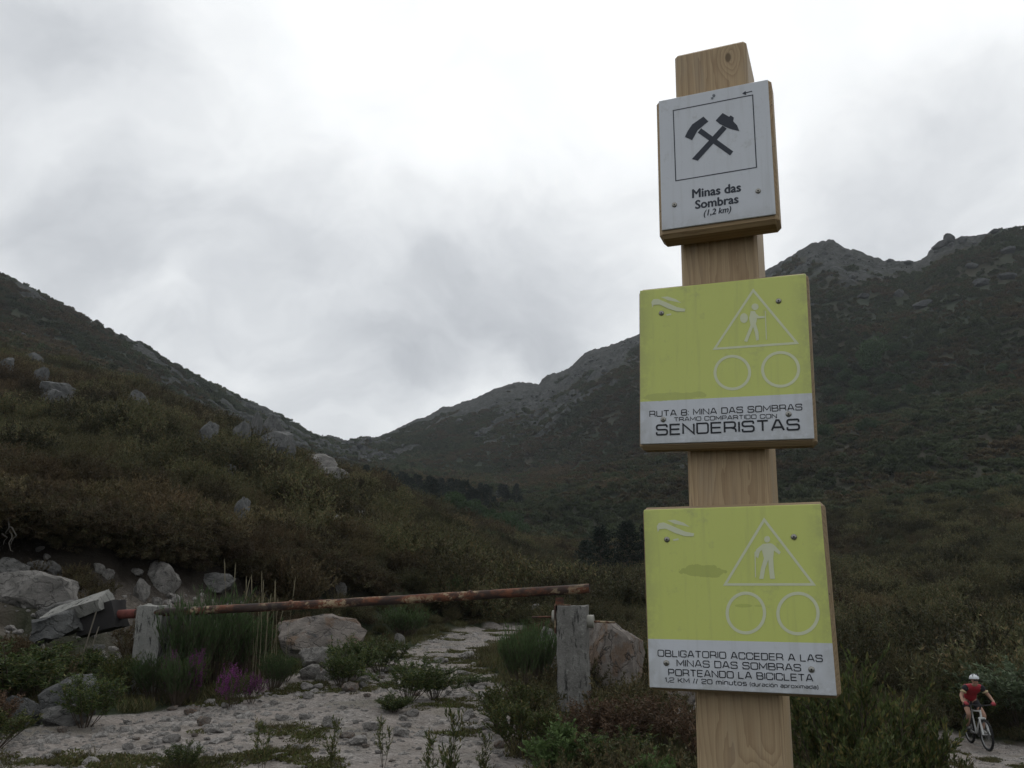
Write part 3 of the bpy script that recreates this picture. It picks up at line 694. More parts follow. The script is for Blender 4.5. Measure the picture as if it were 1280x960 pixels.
# local frame: x right along the sign, y into the post, z up; eye level at z = EY
EY = -BASEZ; PW = .121
pine = wood_mat('larch_post', 2, (.03, .20), (.50, .375, .23), (.32, .215, .125), [((.028, 0, EY-.315), .014), ((.030, 0, EY+.877), .006), ((-.045, 0, EY-.42), .008)], 330.)
b_ = MB().box((0, PW/2, EY/2+.905/2-.05), (PW, PW, EY+.905+.1), ch=.005); beam = b_.obj('beam', pine, post); autosmooth(beam.data, 30)
metal = plain('screw_steel', (.32, .31, .28), .4, .85, .25, 400)
dark = plain('screw_recess', (.02, .02, .02), .6, 0)
def plate_mat(name, lower, split, stains=()):
    m, t, b = M(name); g = G(t); o = g.n('TexCoord').outputs['Object']; f = g.noise(o, 9, 5, .6); f2 = g.noise(o, 260, 2, .6)
    white = g.mix(f, (.62, .645, .69), (.68, .705, .74)); sp = g.n('SeparateXYZ', {0: o})
    col = white
    if split is not None:
        lime = g.mix(f, (.59, .65, .17), (.645, .70, .20))
        col = g.mix(g.math('GREATER_THAN', sp.outputs[2], split), white, lime)
    for (x, z, rx, rz, col2, s_) in stains:
        d = g.n('VectorMath', {0: g.n('VectorMath', {0: o, 1: (x, 0, z)}, operation='SUBTRACT').outputs[0], 1: (1/rx, 0, 1/rz)}, operation='MULTIPLY').outputs[0]
        ln = g.math('ADD', g.n('VectorMath', {0: d}, operation='LENGTH').outputs['Value'], g.math('MULTIPLY', g.math('SUBTRACT', g.noise(o, 45, 4, .6), .5), 1.5))
        col = g.mix(g.math('MULTIPLY', g.math('LESS_THAN', ln, 1.), s_), col, col2)
    st = g.noise(g.scale(o, (70, 1, 5)), 1., 5, .65); col = g.mix(g.ramp(st, .5, .72, 0, .12), col, (.22, .22, .16))
    sc2 = g.noise(g.scale(o, (160, 1, 900)), 1., 2, .5); col = g.mix(g.ramp(sc2, .70, .74, 0, .25), col, (.7, .7, .62))
    col = g.mix(g.ramp(g.noise(o, 26, 6, .7), .56, .74, 0, .3), col, (.24, .24, .17))
    ed = g.math('MAXIMUM', g.ramp(g.math('ABSOLUTE', sp.outputs[0]), .095, .130, 0, .3), g.ramp(g.math('MULTIPLY', sp.outputs[2], -1.), .085, .130, 0, .3))
    col = g.mix(g.math('MULTIPLY', ed, g.ramp(g.noise(o, 40, 5, .7), .3, .6)), col, (.2, .19, .14))
    col = g.mix(g.ramp(f2, .64, .74, 0, .10), col, (.25, .25, .2))
    t.links.new(col, b.inputs['Base Color']); b.inputs['Roughness'].default_value = .33; b.inputs['Specular IOR Level'].default_value = .4
    return m
def hom(c):        # photo-zoom quad (TL TR BR BL) -> unit square with u right and v down
    Am = []; B = []
    for (x, y), (u, v) in zip(c, ((0, 0), (1, 0), (1, 1), (0, 1))):
        Am.append([x, y, 1, 0, 0, 0, -u*x, -u*y]); B.append(u); Am.append([0, 0, 0, x, y, 1, -v*x, -v*y]); B.append(v)
    h = np.linalg.solve(np.array(Am, float), np.array(B, float))
    return lambda x, y: ((h[0]*x+h[1]*y+h[2])/(h[6]*x+h[7]*y+1), (h[3]*x+h[4]*y+h[5])/(h[6]*x+h[7]*y+1))
class Sign:
    def __init__(s, cu, cz, w, h, rot, quad, thick, margins, plate, wood, blabel, plabel):
        s.w, s.h = w, h; s.hm = hom(quad)
        l, r, tp, bt = margins
        s.board = bpy.data.objects.new('sign_board', None)
        bw, bh = w+l+r, h+tp+bt; m = MB().box(((r-l)/2, 0, (tp-bt)/2), (bw, thick, bh), ch=.006)
        s.board = m.obj('sign_board', wood, post); autosmooth(s.board.data, 30); s.board['label'] = blabel
        s.board.matrix_local = Matrix.Translation((cu, -thick/2-.0005, EY+cz)) @ Matrix.Rotation(-rot, 4, 'Y')
        s.y = -thick/2; pm = MB().box((0, s.y-.0015, 0), (w, .003, h), ch=.0008); s.plate = pm.obj('plate', plate, s.board); s.plate['label'] = plabel
        s.face = s.y-.003; s.j = 0
    def uv(s, x, y): u, v = s.hm(x, y); return ((u-.5)*s.w, (.5-v)*s.h)
    def poly(s, mb, pts, zoom=True):
        s.j += 1; d = .00025+.00004*(s.j % 12); q = [s.uv(*p) for p in pts] if zoom else pts
        ar = sum(q[i][0]*q[(i+1) % len(q)][1]-q[(i+1) % len(q)][0]*q[i][1] for i in range(len(q)))
        if ar < 0: q = q[::-1]
        mb.add([(a, s.face-d, b) for a, b in q], [tuple(range(len(q)))])
    def ribbon(s, mb, pts, w, closed=False):           # plate coordinates, metres
        s.j += 1; d = s.face-.00025-.00004*(s.j % 12); P = [Vector(p) for p in pts]; n = len(P); L_, R2 = [], []
        for i in range(n):
            a = P[(i-1) % n] if (i > 0 or closed) else P[i]; c = P[(i+1) % n] if (i < n-1 or closed) else P[i]
            d1 = (P[i]-a); d2 = (c-P[i]); d1 = d1.normalized() if d1.length > 1e-9 else d2.normalized(); d2 = d2.normalized() if d2.length > 1e-9 else d1
            tt = d1+d2; tt = tt.normalized() if tt.length > 1e-6 else d1; nn = Vector((-tt.y, tt.x)); k = 1/max(.5, nn.dot(Vector((-d1.y, d1.x))))
            L_.append(P[i]+nn*w/2*k); R2.append(P[i]-nn*w/2*k)
        vs = [(p.x, d, p.y) for p in L_]+[(p.x, d, p.y) for p in R2]
        fs = [(i, n+i, n+(i+1) % n, (i+1) % n) for i in range(n if closed else n-1)]
        mb.add(vs, fs)
    def screw(s, x, y, label=None):
        u, v = s.uv(x, y); m = MB(); f = s.face
        m.tube([(u, f+.001, v), (u, f-.0008, v), (u, f-.0018, v)], [.0042, .0042, .0028], 14); o = m.obj('screw', metal, s.board, True)
        k = MB(); k.tube([(u, f-.0017, v), (u, f-.00195, v)], .0013, 6); k.obj('screw', dark, s.board)
def circ(cx_, cy_, r, n=40, ry=None): return [(cx_+r*math.cos(2*PI*i/n), cy_+(ry or r)*math.sin(2*PI*i/n)) for i in range(n)]
# wide square-round sign lettering; unit cap height
def rc(pts, r=.26, closed=False):                    # round the corners of a polyline
    P = [Vector(p) for p in pts]; n = len(P); o = []
    for i in range(n):
        if not closed and i in (0, n-1): o.append(tuple(P[i])); continue
        a, b, c = P[i-1], P[i], P[(i+1) % n]; la, lc = (a-b).length, (c-b).length; q = min(r, la*.5, lc*.5)
        s_ = b+(a-b).normalized()*q; e = b+(c-b).normalized()*q
        if abs((a-b).normalized().dot((c-b).normalized())) > .95: o.append(tuple(b)); continue
        for k in range(5): t = k/4; o.append(tuple((1-t)**2*s_+2*t*(1-t)*b+t*t*e))
    return o
W_ = 1.02
GL = {  # width, list of (points, closed, rounded)
 'A': (1.05, [([(0,0),(.42,1),(.63,1),(1.05,0)],0,0), ([(.14,.3),(.91,.3)],0,0)]),
 'B': (1.0, [([(0,0),(0,1),(.93,1),(.93,.52),(0,.52)],0,1), ([(0,0),(1,0),(1,.52),(.5,.52)],0,1)]),
 'C': (1.0, [([(1,.68),(1,1),(0,1),(0,0),(1,0),(1,.32)],0,1)]),
 'D': (1.0, [([(0,0),(0,1),(1,1),(1,0)],2,1)]),
 'E': (.9, [([(.9,1),(0,1),(0,0),(.9,0)],0,0), ([(0,.51),(.84,.51)],0,0)]),
 'G': (1.0, [([(1,.72),(1,1),(0,1),(0,0),(1,0),(1,.48),(.55,.48)],0,1)]),
 'I': (.0, [([(0,0),(0,1)],0,0)]),
 'K': (.95, [([(0,0),(0,1)],0,0), ([(.9,1),(.3,.52),(.95,0)],0,0), ([(0,.52),(.3,.52)],0,0)]),
 'L': (.82, [([(0,1),(0,0),(.82,0)],0,0)]),
 'M': (1.15, [([(0,0),(0,1),(.575,.25),(1.15,1),(1.15,0)],0,0)]),
 'N': (1.0, [([(0,0),(0,1),(1,0),(1,1)],0,0)]),
 'O': (1.05, [([(0,0),(0,1),(1.05,1),(1.05,0)],1,1)]),
 'P': (.95, [([(0,0),(0,1),(.95,1),(.95,.42),(0,.42)],0,1)]),
 'R': (1.0, [([(0,0),(0,1),(.96,1),(.96,.44),(0,.44)],0,1), ([(.6,.44),(1.0,.3),(1.0,0)],0,1)]),
 'S': (1.0, [([(.97,.74),(.97,1),(0,1),(0,.52),(1,.52),(1,0),(0,0),(0,.27)],0,1)]),
 'T': (.95, [([(0,1),(.95,1)],0,0), ([(.475,1),(.475,0)],0,0)]),
 'U': (1.0, [([(0,1),(0,0),(1,0),(1,1)],0,1)]),
 '8': (1.0, [([(0,.52),(.03,.52),(.03,1),(.97,1),(.97,.52)],2,1), ([(0,0),(0,.5),(1,.5),(1,0)],1,1)]),
 '1': (.3, [([(0,.8),(.26,1),(.28,0)],0,0)]), '2': (.95, [([(0,.72),(0,1),(.95,1),(.95,.55),(0,.35),(0,0),(.95,0)],0,1)]),
 '0': (.95, [([(0,0),(0,1),(.95,1),(.95,0)],1,1)]),
 ',': (.12, [([(.10,.16),(.08,0),(0,-.22)],0,0)]), ':': (.0, [([(0,.12),(0,.0)],0,0), ([(0,.72),(0,.6)],0,0)]), '/': (.3, [([(0,-.05),(.3,1.05)],0,0)]),
 '(': (.18, [([(.18,1.1),(0,.8),(0,.1),(.18,-.2)],0,0)]), ')': (.18, [([(0,1.1),(.18,.8),(.18,.1),(0,-.2)],0,0)]),
 'a': (.75, [([(.05,.72),(.75,.72),(.75,0),(0,0),(0,.4),(.75,.4)],0,1)]), 'c': (.72, [([(.72,.72),(0,.72),(0,0),(.72,0)],0,1)]),
 'd': (.75, [([(.75,1),(.75,0),(0,0),(0,.72),(.75,.72)],0,1)]), 'i': (.0, [([(0,0),(0,.72)],0,0), ([(0,.88),(0,1)],0,0)]),
 'm': (1.1, [([(0,0),(0,.72),(1.1,.72),(1.1,0)],0,1), ([(.55,.72),(.55,0)],0,0)]), 'n': (.72, [([(0,0),(0,.72),(.72,.72),(.72,0)],0,1)]),
 'o': (.78, [([(0,0),(0,.72),(.78,.72),(.78,0)],1,1)]), 'ó': (.78, [([(0,0),(0,.72),(.78,.72),(.78,0)],1,1), ([(.3,.88),(.5,1.08)],0,0)]),
 'p': (.75, [([(0,-.28),(0,.72),(.75,.72),(.75,0),(0,0)],0,1)]), 'r': (.5, [([(0,0),(0,.72),(.5,.72)],0,1)]),
 's': (.72, [([(.7,.72),(0,.72),(0,.37),(.72,.37),(.72,0),(0,0)],0,1)]), 't': (.5, [([(.1,1),(.1,0),(.5,0)],0,1), ([(-.08,.72),(.48,.72)],0,0)]),
 'u': (.72, [([(0,.72),(0,0),(.72,0),(.72,.72)],0,1)]), 'x': (.75, [([(0,0),(.75,.72)],0,0), ([(0,.72),(.75,0)],0,0)]),
}
def wide_text(sg, text, p0, p1, cap, mat, sw=.15, gap=.30, space=.62, italic=0.):
    """lettering from photo-zoom baseline point p0 to p1, cap height as a share of the plate height"""
    a = Vector(sg.uv(*p0)); b = Vector(sg.uv(*p1)); ch = cap*sg.h
    tot = sum((space if c == ' ' else GL[c][0]+gap) for c in text)-gap; d = (b-a); ex = d/tot; ey = Vector((-ex.y, ex.x)).normalized()*ch
    mb = MB(); x = 0
    sy = ch; sxl = ex.length
    for c in text:
        if c == ' ': x += space; continue
        wd, st = GL[c]
        for pts, cl, rd in st:
            k = sxl/sy                                    # keep round corners round
            q = [(px_*k, py_) for px_, py_ in pts]
            q = rc(q, .24, bool(cl)) if rd else q
            if rd and c in 'BDPR' : # square corners at the stem
                q2 = rc([(px_*k, py_) for px_, py_ in pts], .24, False)
                q = q2
            if cl == 2 and c == 'D': q = rc([(0, 0), (0, 1), (k, 1), (k, 0), (0, 0)], .24); q = [(0, 0), (0, 1)]+q[6:]
            if c in 'BPR' and rd and pts[0] == (0, 0) and pts[1] == (0, 1): q = [(0, 0), (0, 1)]+q[6:]
            m = [a+ex*x+(ex.normalized()*sy*px_)+ey*py_ for px_, py_ in q]
            sg.ribbon(mb, [(v.x, v.y) for v in m], sw*ch, closed=(cl == 1))
        x += wd+gap
    return mb.obj('lettering', mat, sg.board)
def font_text(sg, text, p0, p1, cap, mat, bold=.0, italic=0.):
    cu = bpy.data.curves.new('lettering', 'FONT'); cu.body = text; cu.shear = italic; cu.resolution_u = 3
    ob = bpy.data.objects.new('tmp', cu); C.objects.link(ob); dg = bpy.context.evaluated_depsgraph_get(); me = bpy.data.meshes.new_from_object(ob.evaluated_get(dg)); bpy.data.objects.remove(ob)
    a = Vector(sg.uv(*p0)); b = Vector(sg.uv(*p1)); ex = b-a; ey = Vector((-ex.y, ex.x)).normalized()*cap*sg.h
    co = np.zeros(len(me.vertices)*3); me.vertices.foreach_get('co', co); co = co.reshape(-1, 3); lo, hi = co[:, 0].min(), co[:, 0].max()
    u = (co[:, 0]-lo)/(hi-lo); v = co[:, 1]/.73; fc = [tuple(p.vertices) for p in me.polygons]; mb = MB()
    for k, (ox, oy) in enumerate(((0, 0), (-bold, 0), (bold, 0), (0, bold), (0, -bold*.6))):       # bold: the outline thickened
        mb.add([(a.x+ex.x*p+ey.x*q+ox*ey.length, sg.face-.0003-.00003*k, a.y+ex.y*p+ey.y*q+oy*ey.length) for p, q in zip(u, v)], fc)
    return mb.obj('lettering', mat, sg.board)
ink = plain('black_print', (.018, .02, .026), .4, 0, .1, 60); pict = plain('slate_print', (.035, .042, .058), .4, 0, .1, 60)
faded = plain('faded_white_print', (.70, .73, .50), .4, 0, .06, 60); faded2 = plain('faded_print', (.68, .71, .50), .4, 0, .06, 60)
board_w = wood_mat('larch_board', 0, (.10, .02), (.42, .30, .17), (.25, .165, .085), [], 190.)
board_w2 = wood_mat('weathered_board', 0, (-.16, .03), (.36, .265, .155), (.22, .15, .085), [], 190.)
# --- white sign
q1 = [(107,312),(545,218),(573,762),(120,825)]
s1 = Sign(.0074, .6739, .175, .2322, -.0019, q1, .045, (.0055,.0045,.005,.012), plate_mat('white_plate', None, None), board_w, 'thick pale board behind the white sign', 'white plate with crossed hammers')
mb = MB(); fr = [s1.uv(*p) for p in ((165,350),(483,283),(497,575),(175,630))]; s1.ribbon(mb, fr, .0016, True); mb.obj('frame_line', pict, s1.board)
mb = MB()
for pts in ([(262,437),(276,420),(404,512),(391,528)], [(285,373),(305,392),(262,428),(240,468),(211,455),(222,432),(240,405)],
            [(362,408),(378,421),(262,550),(239,543)], [(362,358),(388,373),(372,412),(350,402),(334,388)], [(388,373),(394,367),(407,376),(404,390),(420,408),(429,430),(398,423),(368,412)]):
    s1.poly(mb, pts)
mb.obj('crossed_hammers', pict, s1.board)
mb = MB(); s1.ribbon(mb, [s1.uv(452,276), s1.uv(481,268)], .0014); s1.poly(mb, [(441,278),(455,268),(457,284)]); mb.obj('arrow', pict, s1.board)
mb = MB(); s1.poly(mb, circ(327,288,6)); s1.poly(mb, [(315,297),(325,293),(324,303),(317,303)]); mb.obj('emblem', plain('grey_print', (.20, .22, .25)), s1.board)
font_text(s1, 'Minas das', (241,698), (433,671), .066, pict, .045); font_text(s1, 'Sombras', (253,741), (423,717), .064, pict, .045); font_text(s1, '(1,2 km)', (286,769), (395,752), .044, pict, .035, .25)
for p in ((170,725),(503,670)): s1.screw(*p)
# --- upper lime sign
q2 = [(70,150),(778,82),(818,785),(73,808)]
def swoosh(sg, ox, oy, k):
    mb = MB()
    sg.poly(mb, [(ox, oy+22*k), (ox+8*k, oy+10*k), (ox+28*k, oy+8*k), (ox+70*k, oy+26*k), (ox+110*k, oy+44*k), (ox+146*k, oy+52*k), (ox+143*k, oy+63*k), (ox+110*k, oy+62*k), (ox+72*k, oy+50*k), (ox+35*k, oy+32*k), (ox+10*k, oy+34*k), (ox+4*k, oy+46*k)])
    sg.poly(mb, [(ox+40*k, oy), (ox+70*k, oy-2*k), (ox+105*k, oy+10*k), (ox+128*k, oy+26*k), (ox+100*k, oy+20*k), (ox+72*k, oy+14*k)])
    sg.poly(mb, [(ox+62*k, oy+74*k), (ox+84*k, oy+70*k), (ox+86*k, oy+77*k), (ox+66*k, oy+80*k)])
    return mb
s2 = Sign(.0034, .338, .2518, .2491, -.0155, q2, .034, (.003,.003,.004,.008), plate_mat('lime_plate', None, .2491*(.5-.733), [(-.075, -.052, .05, .006, (.40, .44, .13), .5)]), board_w2, 'board behind the hikers sign', 'lime plate with a hiker in a triangle')
mb = MB(); s2.ribbon(mb, [s2.uv(*p) for p in ((555,152),(742,377),(391,400))], .0036, True)
s2.ribbon(mb, [s2.uv(*p) for p in circ(467,502,74,40,70)], .0042, True); s2.ribbon(mb, [s2.uv(*p) for p in circ(673,489,77,40,72)], .0042, True); mb.obj('warning_triangle_and_rings', faded, s2.board)
mb = MB(); s2.poly(mb, circ(563,222,15,16,14)); s2.poly(mb, circ(516,270,17,14,21))
for pts in ([(545,240),(562,240),(574,262),(566,300),(545,305),(538,270)], [(562,246),(580,262),(604,262),(604,270),(576,272),(560,260)], [(545,298),(558,300),(545,335),(530,372),(517,368),(530,335)], [(553,298),(568,298),(578,330),(580,364),(568,366),(564,336)]): s2.poly(mb, pts)
s2.ribbon(mb, [s2.uv(*p) for p in ((607,240),(612,362))], .0014); mb.obj('hiker_pictogram', faded, s2.board)
swoosh(s2, 120, 178, 1.0).obj('wave_logo', faded, s2.board)
wide_text(s2, 'RUTA 8: MINA DAS SOMBRAS', (114,690), (765,662), .034, ink, .155); wide_text(s2, 'TRAMO COMPARTIDO CON', (219,710), (657,696), .023, ink, .175); wide_text(s2, 'SENDERISTAS', (144,768), (754,746), .060, ink, .175)
for p in ((163,247),(663,198),(172,702),(708,680)): s2.screw(*p)
# --- lower lime sign
q3 = [(67,97),(655,84),(710,717),(88,692)]
s3 = Sign(.0061, -.009, .2509, .2525, .0147, q3, .034, (.003,.005,.004,.004), plate_mat('lime_plate_stained', None, .2525*(.5-.736), [(-.042, .036, .033, .009, (.38, .43, .11), .6), (.012, -.012, .012, .002, (.33, .40, .08), .4), (.035, -.012, .008, .0015, (.33, .40, .08), .3)]), board_w2, 'board behind the bicycle notice', 'stained lime plate with a walker in a triangle')
mb = MB(); s3.ribbon(mb, [s3.uv(*p) for p in ((470,134),(633,349),(341,348))], .0036, True)
s3.ribbon(mb, [s3.uv(*p) for p in circ(410,443,62,40,66)], .0042, True); s3.ribbon(mb, [s3.uv(*p) for p in circ(582,445,66,40,67)], .0042, True); mb.obj('warning_triangle_and_rings', faded2, s3.board)
mb = MB(); s3.poly(mb, circ(480,199,10,16,11))
for pts in ([(466,214),(492,212),(504,222),(500,262),(470,264),(462,232)], [(495,212),(507,222),(525,242),(520,250),(500,234)], [(466,214),(474,224),(456,240),(450,262),(438,252),(444,232)], [(470,260),(486,262),(474,296),(468,330),(454,330),(460,294)], [(484,262),(500,258),(502,296),(506,330),(490,330),(486,298)]): s3.poly(mb, pts)
s3.ribbon(mb, [s3.uv(*p) for p in ((440,240),(442,325))], .0014); mb.obj('walker_pictogram', faded2, s3.board)
swoosh(s3, 112, 133, .86).obj('wave_logo', faded2, s3.board)
wide_text(s3, 'OBLIGATORIO ACCEDER A LAS', (117,587), (663,604), .033, ink, .155); wide_text(s3, 'MINAS DAS SOMBRAS', (181,620), (592,635), .033, ink, .155)
wide_text(s3, 'PORTEANDO LA BICICLETA', (153,651), (632,669), .033, ink, .155); wide_text(s3, '1,2 KM // 20 minutos', (141,673), (413,684), .023, ink, .175); wide_text(s3, '(duración aproximada)', (425,685), (649,694), .018, ink, .175)
for p in ((146,197),(568,192),(145,610),(627,630)): s3.screw(*p)

KEEP = []                                            # places kept free of scattered plants
# ------------------------------------------------------------------ the barrier across the track
def concrete_mat(name, c1, c2):
    m, t, b = M(name); g = G(t); o = g.n('TexCoord').outputs['Object']
    col = g.mix(g.ramp(g.noise(o, 5, 6, .65), .3, .7), c1, c2)
    streak = g.noise(g.scale(o, (14, 14, 3.2)), 1., 5, .65)
    col = g.mix(g.ramp(streak, .54, .64, 0, .9), col, (.028, .028, .026))
    col = g.mix(g.ramp(g.noise(o, 22, 4, .7), .55, .68, 0, .6), col, (.30, .30, .27))
    col = g.mix(g.ramp(g.noise(o, 60, 3, .7), .55, .7, 0, .5), col, (.06, .06, .055))
    t.links.new(col, b.inputs['Base Color']); b.inputs['Roughness'].default_value = .95; b.inputs['Specular IOR Level'].default_value = .1
    g.bump(b, g.math('ADD', g.noise(o, 18, 6, .7), g.math('MULTIPLY', streak, -.5)), .03, .8); return m
CONC = concrete_mat('lichened_concrete', (.14, .135, .125), (.22, .215, .20)); CONC2 = concrete_mat('pale_concrete', (.20, .20, .185), (.29, .285, .265))
def rust_mat():
    m, t, b = M('flaking_rust'); g = G(t); o = g.n('TexCoord').outputs['Object']
    col = g.mix(g.ramp(g.noise(g.scale(o, (4.5, 8, 8)), 1., 6, .7), .40, .60), (.045, .028, .022), (.16, .062, .033))
    ban = g.noise(g.scale(o, (9, 11, 11)), 1., 6, .75)
    col = g.mix(g.math('MULTIPLY', g.ramp(ban, .51, .56, 0, .9), g.ramp(g.noise(g.scale(o, (1.1, 2, 2)), 1., 3, .6), .42, .56)), col, (.34, .27, .17))
    col = g.mix(g.ramp(g.noise(g.scale(o, (1.3, 5, 5)), 1., 4, .6), .50, .60, 0, .85), col, (.032, .026, .024))
    col = g.mix(g.ramp(g.noise(o, 60, 3, .7), .5, .7, 0, .5), col, (.035, .02, .015))
    t.links.new(col, b.inputs['Base Color']); b.inputs['Roughness'].default_value = .75
    g.bump(b, g.noise(o, 40, 5, .7), .004, .8); return m
RUST = rust_mat()
RED = plain('old_red_paint', (.13, .04, .032), .8, 0, .5, 18)
def rough_block(name, size, mat, parent, seed, amp, sub=5, bite=0):
    import bmesh
    bm = bmesh.new(); bmesh.ops.create_cube(bm, size=1); bmesh.ops.subdivide_edges(bm, edges=bm.edges[:], cuts=sub, use_grid_fill=True)
    rr = random.Random(seed)
    from mathutils import noise as mn
    for v in bm.verts:
        p = Vector([v.co[i]*size[i] for i in range(3)]); n = mn.noise_vector(p*7+Vector((seed, 0, 0)))+mn.noise_vector(p*19+Vector((seed, 3, 0)))*.5
        edge = sum(abs(abs(c)-.5) < 1e-4 for c in v.co)
        v.co = p + n*amp*(1+ (edge > 1)*1.2)
    me = bpy.data.meshes.new(name); bm.to_mesh(me); bm.free(); autosmooth(me, 50); return link(name, me, mat, parent)
gr_r, gl_r = 10.5, 13.0
pR = at(717, gr_r); pL = at(190, gl_r)
gdir = math.atan2(pR.y-pL.y, pR.x-pL.x)
topR = P3(717, 757, gr_r).z; hR = topR-pR.z+.25
tR = empty('concrete_gatepost', pR+Vector((0, 0, -.25)), 'weathered upright concrete gatepost with black stains and plastic pipe ends', 'gatepost', rz=gdir+.06)
for q_ in (.3, .8, 1.3): KEEP.append((pR.x*(1-q_/gr_r), pR.y*(1-q_/gr_r), .38))
o = rough_block('pillar', (.35, .32, hR), CONC, tR, 3, .010, 9); o.location = (0, 0, hR/2)
for sx_ in (-1, 1):
    m = MB(); zc = hR-.13-(.05 if sx_ > 0 else 0); m.tube([(sx_*.17, -.02, zc), (sx_*.25, -.02, zc)], .075, 16); o = m.obj('pipe_end', plain('cream_plastic', (.30, .29, .25), .5), tR); autosmooth(o.data)
    m = MB(); m.tube([(sx_*.19, -.02, zc), (sx_*.50, -.03, zc-.01+.0*sx_)], .012, 8); m.obj('bolt', RUST, tR)
m = MB(); m.box((-.205, -.03, hR-.15), (.02, .16, .34), ch=.003).box((-.12, -.03, hR+.008), (.18, .13, .012)).box((-.16, -.03, hR+.05), (.10, .02, .09)); m.obj('bracket', RUST, tR)
tL = empty('concrete_gatepost', pL+Vector((0, 0, -.3)), 'grey concrete gatepost half hidden by green broom, pole passing behind it', 'gatepost', rz=gdir+.18)
topL = P3(190, 757, gl_r).z; hL = topL-pL.z+.3
o = rough_block('pillar', (.36, .30, hL), CONC2, tL, 8, .016, 9); o.location = (0, 0, hL/2)
o = rough_block('side_slab', (.30, .26, hL*.97), CONC, tL, 18, .014, 7); o.location = (.37, .12, hL*.97/2)
# pole
A0 = P3(128, 769, 13.4); A1 = P3(737, 735.5, 10.55)
pd = A1-A0; L_ = pd.length; Mx = Matrix.Translation(A0) @ pd.to_track_quat('X', 'Z').to_matrix().to_4x4()
tp = bpy.data.objects.new('barrier_pole', None); C.objects.link(tp); tp.matrix_world = Mx; tag(tp, 'long rusty steel barrier pole with flaking paint lying across the track', 'barrier')
rp = .056
def pole_tube(x0, x1, r_, name, mat):
    n = max(2, int((x1-x0)/.35)); m = MB(); m.tube([(x0+(x1-x0)*i/n, .002*math.sin(i*1.7), .002*math.cos(i*2.3)-.012*math.sin(PI*(x0+(x1-x0)*i/n)/L_)) for i in range(n+1)], r_, 18, cap=False)
    o = m.obj(name, mat, tp); autosmooth(o.data, 60); return o
pole_tube(0, L_, rp, 'pole', RUST)
m = MB(); m.tube([(L_-.02, 0, 0), (L_-.004, 0, 0)], rp*.93, 18); m.obj('end_shade_disc', plain('painted_hollow_shade', (.015, .012, .012)), tp)  # near-black disc paints the shade inside the open pole end
for x in (.42*L_, .78*L_): MB().tube([(x-.012, 0, 0), (x+.012, 0, 0)], rp+.006, 18).obj('weld_seam', RUST, tp)
pole_tube(.1, .55, rp*1.12, 'red_sleeve', RED)
# counterweight: concrete lump at the left end
cw = rough_block('counterweight', (.95, .30, .17), CONC2, tp, 21, .012, 6); cw.location = (-.36, -.08, .10); cw.rotation_euler = (.5, -.22, .0)
cw = rough_block('counterweight', (.62, .34, .30), ROCKD, tp, 22, .035, 6); cw.location = (-.55, -.14, -.10); cw.rotation_euler = (.1, -.25, .1); cw['label'] = 'broken grey end of the counterweight'
cw = rough_block('weight_box', (.60, .30, .36), plain('black_iron', (.022, .02, .02), .8), tp, 23, .012, 5); cw.location = (-.02, .02, -.04); cw.rotation_euler = (0, -.18, 0)
m = MB(); m.tube([(.06, -.20, .05), (-.05, -.26, -.5), (-.12, -.30, -1.0)], .009, 6).tube([(.12, -.20, -.15), (.02, -.26, -.6), (-.03, -.3, -1.05)], .008, 6); m.obj('wire', plain('old_wire', (.16, .14, .11)), tp)

# ------------------------------------------------------------------ boulders
def boulder_mesh(seed, sub=4, planes=13, flat=.0, rough=.05, blocky=.55):
    import bmesh
    from mathutils import noise as mn
    rr = random.Random(seed); bm = bmesh.new(); bmesh.ops.create_icosphere(bm, subdivisions=sub, radius=1)
    pl = []
    for i in range(planes):
        d = Vector((rr.gauss(0, 1), rr.gauss(0, 1), rr.gauss(0, 1))).normalized(); pl.append((d, rr.uniform(.58, .88)))
    for a in (Vector((1,0,0)), Vector((0,1,0)), Vector((0,0,1))):
        for s_ in (-1, 1): pl.append(((a*s_+Vector((rr.uniform(-.3,.3), rr.uniform(-.3,.3), rr.uniform(-.3,.3)))).normalized(), rr.uniform(.7, .85)))
    off = Vector((seed*3.1, 0, 0))
    for v in bm.verts:
        d = v.co.normalized(); r = min([1.15]+[h/max(1e-3, n.dot(d)) for n, h in pl if n.dot(d) > .05])
        r = r + mn.fractal(d*2.3+off, 1, 2.1, 5)*rough*1.3 + mn.noise(d*7+off)*rough*.5 - max(0, .10-abs(mn.noise(d*1.6-off)))*rough*7
        v.co = d*r*1.12
    me = bpy.data.meshes.new('boulder'); bm.to_mesh(me); bm.free(); autosmooth(me, 28 if sub > 2 else 20); return me
BM = [boulder_mesh(s) for s in (3, 8, 14, 21, 33, 47)]
bcount = 0
